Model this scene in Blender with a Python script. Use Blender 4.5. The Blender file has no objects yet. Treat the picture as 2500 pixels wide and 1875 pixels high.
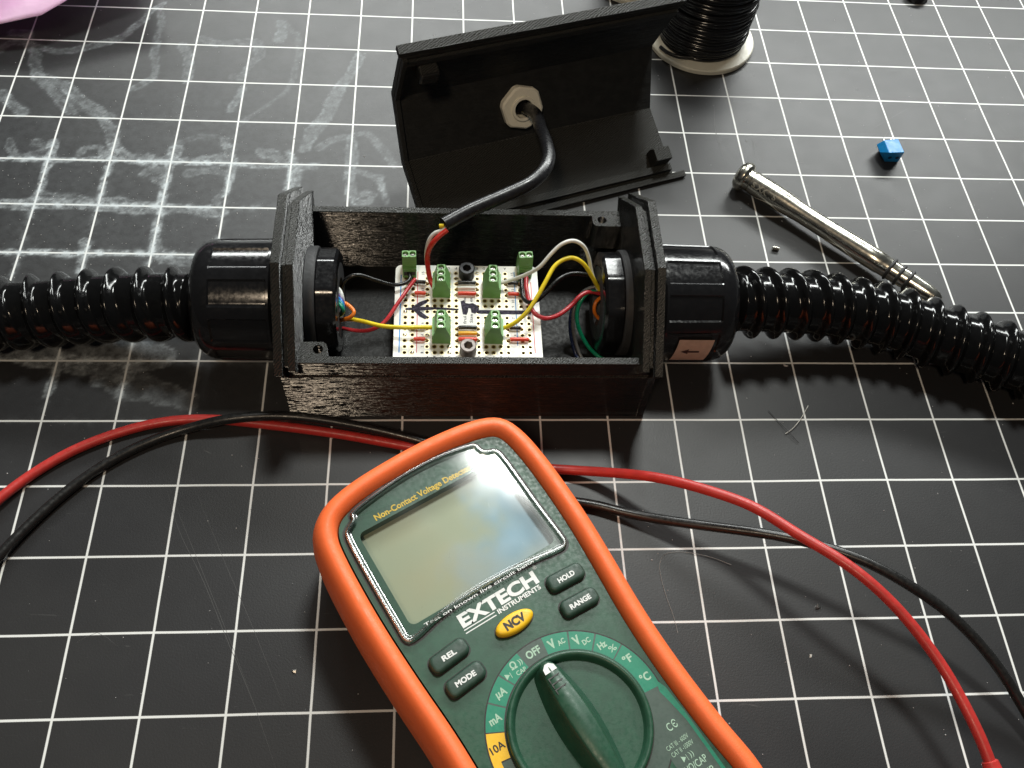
import bpy, bmesh, math, random
import numpy as np
from mathutils import Vector, Matrix
random.seed(7)
R = math.radians
sc = bpy.context.scene
# ------------------------------------------------------------ camera, world, lamps, exposure
MM = 0.001
cam_d = bpy.data.cameras.new("camera"); cam = bpy.data.objects.new("camera", cam_d)
sc.collection.objects.link(cam); sc.camera = cam
CR = Matrix([[0.9966368, -0.0014532, -0.0819323], [-0.0409965, 0.856878, -0.5138865], [0.0709527, 0.5155172, 0.8539366]])
cam.matrix_world = Matrix.Translation(Vector((165.794, -386.292, 287.987)) * MM) @ CR.to_4x4()
cam_d.sensor_width = 36.0; cam_d.sensor_fit = 'HORIZONTAL'; cam_d.lens = 31.2719
cam_d.clip_start = 0.01; cam_d.clip_end = 20.0
world = bpy.data.worlds.new("World"); sc.world = world; world.use_nodes = True
bg = world.node_tree.nodes["Background"]; bg.inputs[0].default_value = (0.90, 0.97, 1.0, 1); bg.inputs[1].default_value = 0.038

def area(name, loc, target, sx, sy, power, col):
    l = bpy.data.lights.new(name, 'AREA'); l.shape = 'RECTANGLE'; l.size = sx; l.size_y = sy
    l.energy = power; l.color = col
    o = bpy.data.objects.new(name, l); sc.collection.objects.link(o)
    o.location = Vector(loc); d = Vector(target) - Vector(loc)
    o.rotation_euler = d.to_track_quat('-Z', 'Y').to_euler()
    return o
CEN = (0.19, -0.19, 0.0)
area("window_light", (0.42, 0.72, 0.63), CEN, 1.45, 0.12, 18.5, (0.97, 1.0, 0.97))
area("ceiling_panel_light", (0.37, 0.385, 1.25), CEN, 0.23, 0.18, 10.5, (0.97, 1.0, 0.95))
area("warm_bench_lamp", (-0.07, -0.85, 1.15), CEN, 0.14, 0.18, 4.0, (1.0, 0.80, 0.58))
vs = sc.view_settings; vs.view_transform = 'Standard'; vs.look = 'None'; vs.exposure = 0.12; vs.gamma = 1.0
vs.use_curve_mapping = False

# ------------------------------------------------------------ object helpers (all shapes in world millimetres)
WO = {}
def tag(o, label=None, cat=None, group=None, kind=None):
    if label: o["label"] = label
    if cat: o["category"] = cat
    if group: o["group"] = group
    if kind: o["kind"] = kind
    return o
def thing(name, loc, label, cat, group=None):
    o = bpy.data.objects.new(name, None); o.empty_display_size = 0.005
    sc.collection.objects.link(o); o.location = Vector(loc) * MM; WO[o.name] = Vector(loc)
    return tag(o, label, cat, group)
def add(name, verts, faces, mats, parent=None, smooth=None, midx=None, bevel=None, origin=None, seg=2):
    V = np.array(verts, float)
    if origin is None: origin = ((V[:,0].min()+V[:,0].max())/2, (V[:,1].min()+V[:,1].max())/2, V[:,2].min())
    org = Vector(origin)
    V = (V - np.array(origin)) * MM
    me = bpy.data.meshes.new(name); me.from_pydata(V.tolist(), [], faces); me.update()
    if not isinstance(mats, (list, tuple)): mats = [mats]
    for m in mats: me.materials.append(m)
    if midx is not None: me.polygons.foreach_set("material_index", midx)
    bm = bmesh.new(); bm.from_mesh(me); bmesh.ops.recalc_face_normals(bm, faces=bm.faces); bm.to_mesh(me); bm.free()
    if smooth is not None:
        me.polygons.foreach_set("use_smooth", [True]*len(me.polygons))
        if smooth < 179: me.set_sharp_from_angle(angle=R(smooth))
    o = bpy.data.objects.new(name, me); sc.collection.objects.link(o)
    WO[o.name] = org
    if parent is not None:
        o.parent = parent; o.location = (org - WO[parent.name]) * MM
    else: o.location = org * MM
    if bevel:
        b = o.modifiers.new("bevel", 'BEVEL'); b.width = bevel*MM; b.segments = seg; b.limit_method = 'ANGLE'; b.angle_limit = R(35)
        if smooth is None: me.polygons.foreach_set("use_smooth", [True]*len(me.polygons)); b.harden_normals = True
    return o
class MB:
    def __init__(s): s.v = []; s.f = []; s.m = []
    def put(s, v, f, m=0):
        n = len(s.v); s.v += [tuple(map(float, p)) for p in v]; s.f += [tuple(i+n for i in q) for q in f]; s.m += [m]*len(f); return s
    def build(s, name, mats, parent=None, **k):
        return add(name, s.v, s.f, mats, parent, midx=s.m, **k)
BF = [(0,3,2,1),(4,5,6,7),(0,1,5,4),(1,2,6,5),(2,3,7,6),(3,0,4,7)]
def box(x0,x1,y0,y1,z0,z1): return [(x0,y0,z0),(x1,y0,z0),(x1,y1,z0),(x0,y1,z0),(x0,y0,z1),(x1,y0,z1),(x1,y1,z1),(x0,y1,z1)], BF
def prism(poly, f0, f1):
    """poly: 2D points; f0/f1 map a 2D point to a 3D point at either end"""
    n = len(poly); v = [f0(*p) for p in poly] + [f1(*p) for p in poly]
    f = [tuple(range(n)), tuple(range(2*n-1, n-1, -1))] + [(i, (i+1) % n, n+(i+1) % n, n+i) for i in range(n)]
    return v, f
def catmull(P, step=1.2, closed=False):
    P = [np.array(p, float) for p in P]; n = len(P); out = []
    rng = range(n) if closed else range(n-1)
    for i in rng:
        if closed: a,b,c,d = P[i-1],P[i],P[(i+1)%n],P[(i+2)%n]
        else: b,c = P[i],P[i+1]; a = P[i-1] if i > 0 else 2*b-c; d = P[i+2] if i+2 < n else 2*c-b
        t0 = 0; t1 = np.linalg.norm(b-a)**.5+1e-6; t2 = t1+np.linalg.norm(c-b)**.5+1e-6; t3 = t2+np.linalg.norm(d-c)**.5+1e-6
        k = max(2, int(np.linalg.norm(c-b)/step))
        for j in range(k):
            t = t1+(t2-t1)*j/k
            A1=(t1-t)/(t1-t0)*a+(t-t0)/(t1-t0)*b; A2=(t2-t)/(t2-t1)*b+(t-t1)/(t2-t1)*c; A3=(t3-t)/(t3-t2)*c+(t-t2)/(t3-t2)*d
            B1=(t2-t)/(t2-t0)*A1+(t-t0)/(t2-t0)*A2; B2=(t3-t)/(t3-t1)*A2+(t-t1)/(t3-t1)*A3
            out.append((t2-t)/(t2-t1)*B1+(t-t1)/(t2-t1)*B2)
    if not closed: out.append(P[-1])
    return np.array(out)
def smoothpath(P, n):
    P = P.copy()
    for _ in range(n): P[1:-1] = P[1:-1]*.5+(P[:-2]+P[2:])*.25
    return P
def sweep(P, rf, nseg=16, up=(0,0,1), cap=True):
    """tube along P; rf(s, theta, u) gives the radius (theta 0 = up)"""
    P = np.array(P, float); n = len(P)
    T = np.gradient(P, axis=0); T /= np.linalg.norm(T, axis=1)[:,None]
    s = np.r_[0, np.cumsum(np.linalg.norm(np.diff(P, axis=0), axis=1))]
    U = np.zeros_like(P); u = np.array(up, float)
    for i in range(n):
        u = u - T[i]*(u@T[i]); u /= np.linalg.norm(u); U[i] = u
    S = np.cross(T, U); v = []; f = []
    for i in range(n):
        for j in range(nseg):
            th = 2*math.pi*j/nseg; r = rf(s[i], th, s[i]/s[-1])
            v.append(P[i]+r*(math.cos(th)*U[i]+math.sin(th)*S[i]))
    for i in range(n-1):
        for j in range(nseg):
            k = (j+1) % nseg; f.append((i*nseg+j, i*nseg+k, (i+1)*nseg+k, (i+1)*nseg+j))
    if cap: f.append(tuple(range(nseg-1,-1,-1))); f.append(tuple((n-1)*nseg+j for j in range(nseg)))
    return v, f
def wire(name, P, r, m, parent=None, step=.8, sm=2, nseg=10, origin=None):
    Q = smoothpath(catmull(P, step), sm)
    v, f = sweep(Q, lambda s,t,u: r, nseg)
    return add(name, v, f, m, parent, smooth=60, origin=origin)
def lathe(prof, c, ax, nseg=48, up=(0,0,1), rmod=None, close=False):
    """prof: (t along axis, r); c: origin point; ax: axis direction"""
    ax = Vector(ax).normalized(); u = Vector(up); u = Vector((1,0,0)) if abs(ax.dot(u)) > .999 else u; u = (u-ax*u.dot(ax)).normalized(); w = ax.cross(u); c = Vector(c); v = []; f = []
    for t, r in prof:
        for j in range(nseg):
            th = 2*math.pi*j/nseg; rr = r*(rmod(t, th) if rmod else 1)
            v.append(c+ax*t+(u*math.cos(th)+w*math.sin(th))*rr)
    n = len(prof)
    for i in range(n-1 + (1 if close else 0)):
        for j in range(nseg):
            k = (j+1) % nseg; i2 = (i+1) % n; f.append((i*nseg+j, i*nseg+k, i2*nseg+k, i2*nseg+j))
    if not close:
        if prof[0][1] > 1e-6: f.append(tuple(range(nseg)))
        if prof[-1][1] > 1e-6: f.append(tuple((n-1)*nseg+j for j in range(nseg)))
    return [tuple(p) for p in v], f

# ------------------------------------------------------------ materials
class NT:
    def __init__(s, name):
        s.m = bpy.data.materials.new(name); s.m.use_nodes = True; s.t = s.m.node_tree; s.n = s.t.nodes; s.l = s.t.links
        s.b = s.n["Principled BSDF"]; s.out = s.n["Material Output"]
        tc = s.n.new("ShaderNodeTexCoord"); mp = s.n.new("ShaderNodeVectorMath"); mp.operation = 'SCALE'; mp.inputs[3].default_value = 1000
        s.l.new(tc.outputs["Object"], mp.inputs[0]); s.co = mp.outputs[0]      # object position in mm
    def set(s, sock, val):
        if hasattr(val, 'is_linked') or isinstance(val, bpy.types.NodeSocket): s.l.new(val, sock)
        else: sock.default_value = val
    def math(s, op, a, b=None, c=None, clamp=False):
        n = s.n.new("ShaderNodeMath"); n.operation = op; n.use_clamp = clamp
        s.set(n.inputs[0], a)
        if b is not None: s.set(n.inputs[1], b)
        if c is not None: s.set(n.inputs[2], c)
        return n.outputs[0]
    def noise(s, scale, detail=3, vec=None, stretch=None, rough=.5, dist=0):
        n = s.n.new("ShaderNodeTexNoise"); n.inputs["Scale"].default_value = scale; n.inputs["Detail"].default_value = detail
        n.inputs["Roughness"].default_value = rough; n.inputs["Distortion"].default_value = dist
        v = vec or s.co
        if stretch:
            m = s.n.new("ShaderNodeVectorMath"); m.operation = 'MULTIPLY'; s.l.new(v, m.inputs[0]); m.inputs[1].default_value = stretch; v = m.outputs[0]
        s.l.new(v, n.inputs["Vector"]); return n.outputs["Fac"]
    def ramp(s, fac, a, b, lo=0., hi=1.):
        n = s.n.new("ShaderNodeMapRange"); s.set(n.inputs[0], fac); n.inputs[1].default_value = a; n.inputs[2].default_value = b
        n.inputs[3].default_value = lo; n.inputs[4].default_value = hi; n.interpolation_type = 'SMOOTHSTEP'; return n.outputs[0]
    def mix(s, fac, a, b):
        n = s.n.new("ShaderNodeMix"); n.data_type = 'RGBA'; s.set(n.inputs[0], fac)
        for k, x in ((6, a), (7, b)):
            if isinstance(x, tuple): n.inputs[k].default_value = (*x[:3], 1)
            else: s.l.new(x, n.inputs[k])
        return n.outputs[2]
    def sep(s, v=None):
        n = s.n.new("ShaderNodeSeparateXYZ"); s.l.new(v or s.co, n.inputs[0]); return n.outputs
    def bump(s, h, dist, strength=1.0):
        n = s.n.new("ShaderNodeBump"); n.inputs["Strength"].default_value = strength; n.inputs["Distance"].default_value = dist*MM
        s.l.new(h, n.inputs["Height"]); s.l.new(n.outputs[0], s.b.inputs["Normal"])
    def col(s, c): s.set(s.b.inputs["Base Color"], (*c[:3], 1) if isinstance(c, tuple) else c)
def plastic(name, col, rough=.4, var=.12, bump=.01, bscale=1.5, metal=0., spec=.5, coat=0., rvar=.08, sss=0., tr=0.):
    m = NT(name); n1 = m.noise(.35, 4)
    m.col(m.mix(m.ramp(n1, .3, .7), tuple(c*(1-var) for c in col), tuple(min(1, c*(1+var)) for c in col)))
    m.set(m.b.inputs["Roughness"], m.ramp(m.noise(.8, 5), .3, .7, max(.02, rough-rvar), rough+rvar))
    m.b.inputs["Metallic"].default_value = metal; m.b.inputs["Specular IOR Level"].default_value = spec
    m.b.inputs["Coat Weight"].default_value = coat; m.b.inputs["Transmission Weight"].default_value = tr
    if sss: m.b.inputs["Subsurface Weight"].default_value = sss; m.b.inputs["Subsurface Radius"].default_value = (.002,.0015,.001); m.b.inputs["Subsurface Scale"].default_value = 1
    if bump: m.bump(m.noise(bscale, 4), bump)
    return m.m
def printed(name, base=(.0045,.0045,.004), rough=.13, strength=1.0, spec=.5):
    """fused filament plastic: stacked layers on the sides, diagonal infill strokes on faces turned up"""
    m = NT(name); m.b.inputs['Specular IOR Level'].default_value = spec
    geo = m.n.new("ShaderNodeNewGeometry"); nz = m.sep(geo.outputs["True Normal"])
    up = m.ramp(m.math('ABSOLUTE', nz[2]), .45, .75)
    x, y, z = m.sep()[:3]
    # each layer is a rounded bead: the normal swings up and down between layers
    lay = m.noise(1.0, 3, stretch=(.07,.07,2.4), rough=.6)
    sw = m.math('SINE', m.math('ADD', m.math('MULTIPLY', z, 2*math.pi/.46), m.math('MULTIPLY', lay, 5.0)))
    amp = m.ramp(m.noise(1.0, 3, stretch=(.14,.14,2.2), rough=.7), .34, .60, 1.0, 2.1)
    sz = m.math('MULTIPLY', m.math('MULTIPLY', m.math('ADD', m.math('MULTIPLY', sw, .5), .5), amp), strength)   # upper flanks of the beads
    sxy = m.math('MULTIPLY', m.math('SUBTRACT', m.noise(1.6, 2), .5), .16)
    # infill strokes on the faces turned up
    hat = m.math('SINE', m.math('MULTIPLY', m.math('ADD', m.math('ADD', x, m.math('MULTIPLY', y, -1.1)), m.math('MULTIPLY', m.noise(.8, 2), 1.6)), 2*math.pi/1.1))
    h1 = m.math('MULTIPLY', m.math('ADD', m.math('MULTIPLY', hat, .62), m.math('SUBTRACT', m.noise(2.2, 3), .5)), 1.0*strength)
    iu = m.math('SUBTRACT', 1.0, up)
    cx = m.math('ADD', m.math('MULTIPLY', up, h1), m.math('MULTIPLY', iu, sxy))
    cy = m.math('ADD', m.math('MULTIPLY', up, m.math('MULTIPLY', h1, -.9)), m.math('MULTIPLY', iu, sxy))
    cz = m.math('MULTIPLY', iu, sz)
    cb_ = m.n.new("ShaderNodeCombineXYZ")
    for k, q in enumerate((cx, cy, cz)): m.l.new(q, cb_.inputs[k])
    ad = m.n.new("ShaderNodeVectorMath"); ad.operation = 'ADD'; m.l.new(geo.outputs["Normal"], ad.inputs[0]); m.l.new(cb_.outputs[0], ad.inputs[1])
    no = m.n.new("ShaderNodeVectorMath"); no.operation = 'NORMALIZE'; m.l.new(ad.outputs[0], no.inputs[0]); m.l.new(no.outputs[0], m.b.inputs["Normal"])
    m.col(m.mix(m.math('MULTIPLY', up, m.ramp(hat, -.6, .9, .2, 1.0)), m.mix(m.ramp(m.noise(.25, 4), .35, .7), base, tuple(c*1.6 for c in base)), (.030,.030,.026)))
    m.set(m.b.inputs["Roughness"], m.math('ADD', m.ramp(m.noise(.9, 4), .3, .7, rough-.03, rough+.03), m.math('MULTIPLY', up, .16)))
    return m.m
M = {}
M['print'] = printed("printed_black_plastic")
M['printlid'] = printed("printed_black_plastic_lid", base=(.008,.008,.0075), rough=.42, strength=.7, spec=.38)
M['floor'] = plastic("dull_black_print_floor", (.005,.005,.005), .5, var=.2, bump=.05, bscale=1.2, spec=.35)
M['gloss'] = plastic("glossy_black_nylon", (.008,.008,.009), .17, bump=.012, bscale=.5, rvar=.05)
M['hose'] = plastic("glossy_black_hose", (.004,.004,.0042), .14, bump=.03, bscale=.35, rvar=.05, spec=.36)
M['rubber'] = plastic("grey_black_rubber", (.028,.028,.03), .6, bump=.02)
M['pcb'] = plastic("white_solder_mask", (.87,.87,.83), .35, var=.02, bump=.006)
M['gold'] = plastic("tinned_gold_ring", (.72,.62,.38), .35, metal=.55, bump=.01)
M['holeside'] = plastic("hole_wall", (.20,.13,.04), .45, metal=.4)
M['green'] = plastic("green_terminal_plastic", (.15,.34,.10), .42, var=.08, bump=.012)
M['steel'] = plastic("zinc_screw", (.62,.60,.56), .3, metal=1, bump=.02)
M['blackox'] = plastic("black_oxide_steel", (.03,.03,.032), .42, metal=.6, bump=.03, bscale=2)
M['worn'] = plastic("worn_black_steel", (.22,.19,.18), .45, var=.25, metal=.35, bump=.03, bscale=2)
M['silk'] = plastic("grey_silkscreen", (.10,.10,.11), .5)
M['blueline'] = plastic("blue_silkscreen", (.03,.25,.62), .5)
M['redline'] = plastic("red_silkscreen", (.60,.07,.09), .5)
def marker():
    m = NT("purple_black_marker_ink")
    m.col(m.mix(m.ramp(m.noise(1.1, 4), .42, .66), (.010,.008,.02), (.06,.05,.085))); m.b.inputs["Roughness"].default_value = .6; m.b.inputs['Specular IOR Level'].default_value = .2; return m.m
M['marker'] = marker()
for k, c in dict(red=(.58,.035,.025), pinkred=(.50,.035,.045), yellow=(.80,.62,.03), white=(.72,.72,.68), black=(.012,.012,.012), orange=(.80,.20,.02), leafgreen=(.005,.25,.13), navy=(.012,.02,.06), grey=(.10,.10,.10), blue=(.015,.12,.42), teal=(.01,.25,.28), purple=(.12,.06,.25), lightgrey=(.42,.42,.42), brightred=(.72,.05,.02), jyellow=(.80,.42,.02), cyanblue=(.01,.20,.60)).items():
    M[k] = plastic(k+"_insulation", c, .30, var=.07, bump=.02, bscale=.8, sss=.0)
M['jacket'] = plastic("satin_black_cable_jacket", (.012,.012,.014), .33, bump=.03, bscale=.6)
M['leadred'] = plastic("red_silicone_lead", (.47,.033,.028), .40, var=.08, bump=.03, bscale=.5)
M['leadblack'] = plastic("black_silicone_lead", (.012,.012,.012), .34, bump=.03, bscale=.5)
M['solder'] = plastic("solder_copper_end", (.62,.40,.20), .3, metal=.9)
M['nut'] = plastic("beige_nylon", (.86,.83,.71), .5, var=.03, bump=.02)
M['flange'] = plastic("cream_spool_plastic", (.66,.65,.56), .42, var=.03, bump=.02)
M['orange_h'] = plastic("orange_rubber_holster", (.88,.14,.03), .48, var=.07, bump=.04, bscale=1.6)
M['mgreen'] = plastic("dark_green_case_plastic", (.018,.070,.040), .42, var=.10, bump=.012, bscale=2.2)
M['mbutton'] = plastic("dark_green_rubber_button", (.020,.050,.034), .5, bump=.012, bscale=1.8)
M['teal_l'] = plastic("teal_dial_label", (.012,.21,.125), .42, var=.05)
M['greyl'] = plastic("grey_green_dial_label", (.055,.085,.07), .45, var=.05)
M['ylab'] = plastic("yellow_label", (.80,.47,.02), .42, var=.04)
M['ncv'] = plastic("yellow_rubber_button", (.88,.52,.015), .42, var=.03, bump=.02)
M['wtext'] = plastic("white_print", (.74,.75,.74), .5, var=.03)
M['mtext'] = plastic("mint_print", (.34,.50,.38), .5, var=.05)
M['btext'] = plastic("black_print", (.015,.012,.01), .5)
M['ytext'] = plastic("yellow_print", (.72,.47,.04), .5)
M['tape'] = plastic("buff_label_paper", (.42,.31,.25), .6, var=.08, bump=.02)
M['darkred'] = plastic("dark_ink", (.035,.008,.008), .5)
M['bluet'] = plastic("blue_terminal_plastic", (.005,.20,.50), .38, var=.05)
M['etch'] = plastic("laser_etching", (.30,.29,.25), .6, metal=.5)
def scuffed(name, col, rough):
    m = NT(name); g = m.ramp(m.noise(.22, 6, rough=.75), .52, .72); sp = m.ramp(m.noise(2.4, 3), .66, .78)
    c = m.mix(m.math('MULTIPLY', g, .22), col, tuple(x*.55 for x in col)); c = m.mix(m.math('MULTIPLY', sp, .25), c, tuple(min(1, x*1.05+.04) for x in col)); m.col(c)
    m.set(m.b.inputs["Roughness"], m.ramp(m.noise(.3, 6, rough=.7), .3, .7, rough-.10, rough+.14)); m.bump(m.noise(2.0, 4), .035); return m.m
M['orange_h'] = scuffed("orange_rubber_holster_scuffed", (.95,.165,.042), .50)
def steel_m():
    m = NT("polished_stainless"); m.col(m.mix(m.ramp(m.noise(.15,4),.3,.7), (.60,.58,.50), (.70,.68,.60)))
    m.b.inputs["Metallic"].default_value = 1; m.set(m.b.inputs["Roughness"], m.ramp(m.noise(.6,5),.3,.7,.20,.25)); return m.m
M['stain'] = steel_m()
def clear(name, gloss=1.0, rough=.04, scratch=True):
    m = NT(name); m.n.remove(m.b)
    tr = m.n.new("ShaderNodeBsdfTransparent"); tr.inputs[0].default_value = (.94,.96,.95,1)
    gl = m.n.new("ShaderNodeBsdfGlossy"); gl.inputs["Color"].default_value = (1,1,1,1)
    m.set(gl.inputs["Roughness"], m.ramp(m.noise(.05, 2), .3, .75, rough, rough*2))
    fr = m.n.new("ShaderNodeFresnel"); fr.inputs[0].default_value = 1.5
    b = m.n.new("ShaderNodeBump"); b.inputs["Strength"].default_value = .2 if scratch else .01; b.inputs["Distance"].default_value = .05*MM
    m.l.new(m.noise(.05, 1), b.inputs["Height"]); m.l.new(b.outputs[0], gl.inputs["Normal"]); m.l.new(b.outputs[0], fr.inputs["Normal"])
    fac = m.math('MULTIPLY', fr.outputs[0], gloss, clamp=True)
    if scratch:
        s = m.ramp(m.noise(1.0, 6, stretch=(.9,.25,1), dist=1.5), .66, .74); fac = m.math('ADD', fac, m.math('MULTIPLY', s, .10), clamp=True)
    mx = m.n.new("ShaderNodeMixShader"); m.l.new(fac, mx.inputs[0]); m.l.new(tr.outputs[0], mx.inputs[1]); m.l.new(gl.outputs[0], mx.inputs[2])
    m.l.new(mx.outputs[0], m.out.inputs[0]); return m.m
M['window'] = clear("scratched_clear_window", 1.7, .07)
M['rim'] = clear("clear_window_rim", 4.0, .14, False)
def lcd():
    m = NT("lcd_polariser_glare"); xx = m.sep()[0]; a = m.ramp(m.math('ADD', m.math('MULTIPLY', xx, .018), m.noise(.05, 3)), .42, .80); b = m.ramp(m.noise(.03, 2, stretch=(1,1.3,1)), .4, .68)
    c = m.mix(a, (.30,.32,.22), (.17,.29,.38)); c = m.mix(m.math('MULTIPLY', b, .5), c, (.34,.30,.18)); m.col(c)  # polariser tint, with the screen's cream and blue glare painted into the colour
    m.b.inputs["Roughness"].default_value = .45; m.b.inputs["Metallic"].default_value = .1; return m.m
M['lcd'] = lcd()
def pinkfilm():
    m = NT("pink_antistatic_film"); m.col(m.mix(m.ramp(m.noise(.03,3),.3,.7), (.70,.40,.64), (.80,.56,.74)))
    m.b.inputs["Roughness"].default_value = .22; m.bump(m.noise(.06,3), .8)
    m.b.inputs["Transmission Weight"].default_value = .25; m.b.inputs["IOR"].default_value = 1.1; return m.m
M['pink'] = pinkfilm()
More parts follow.
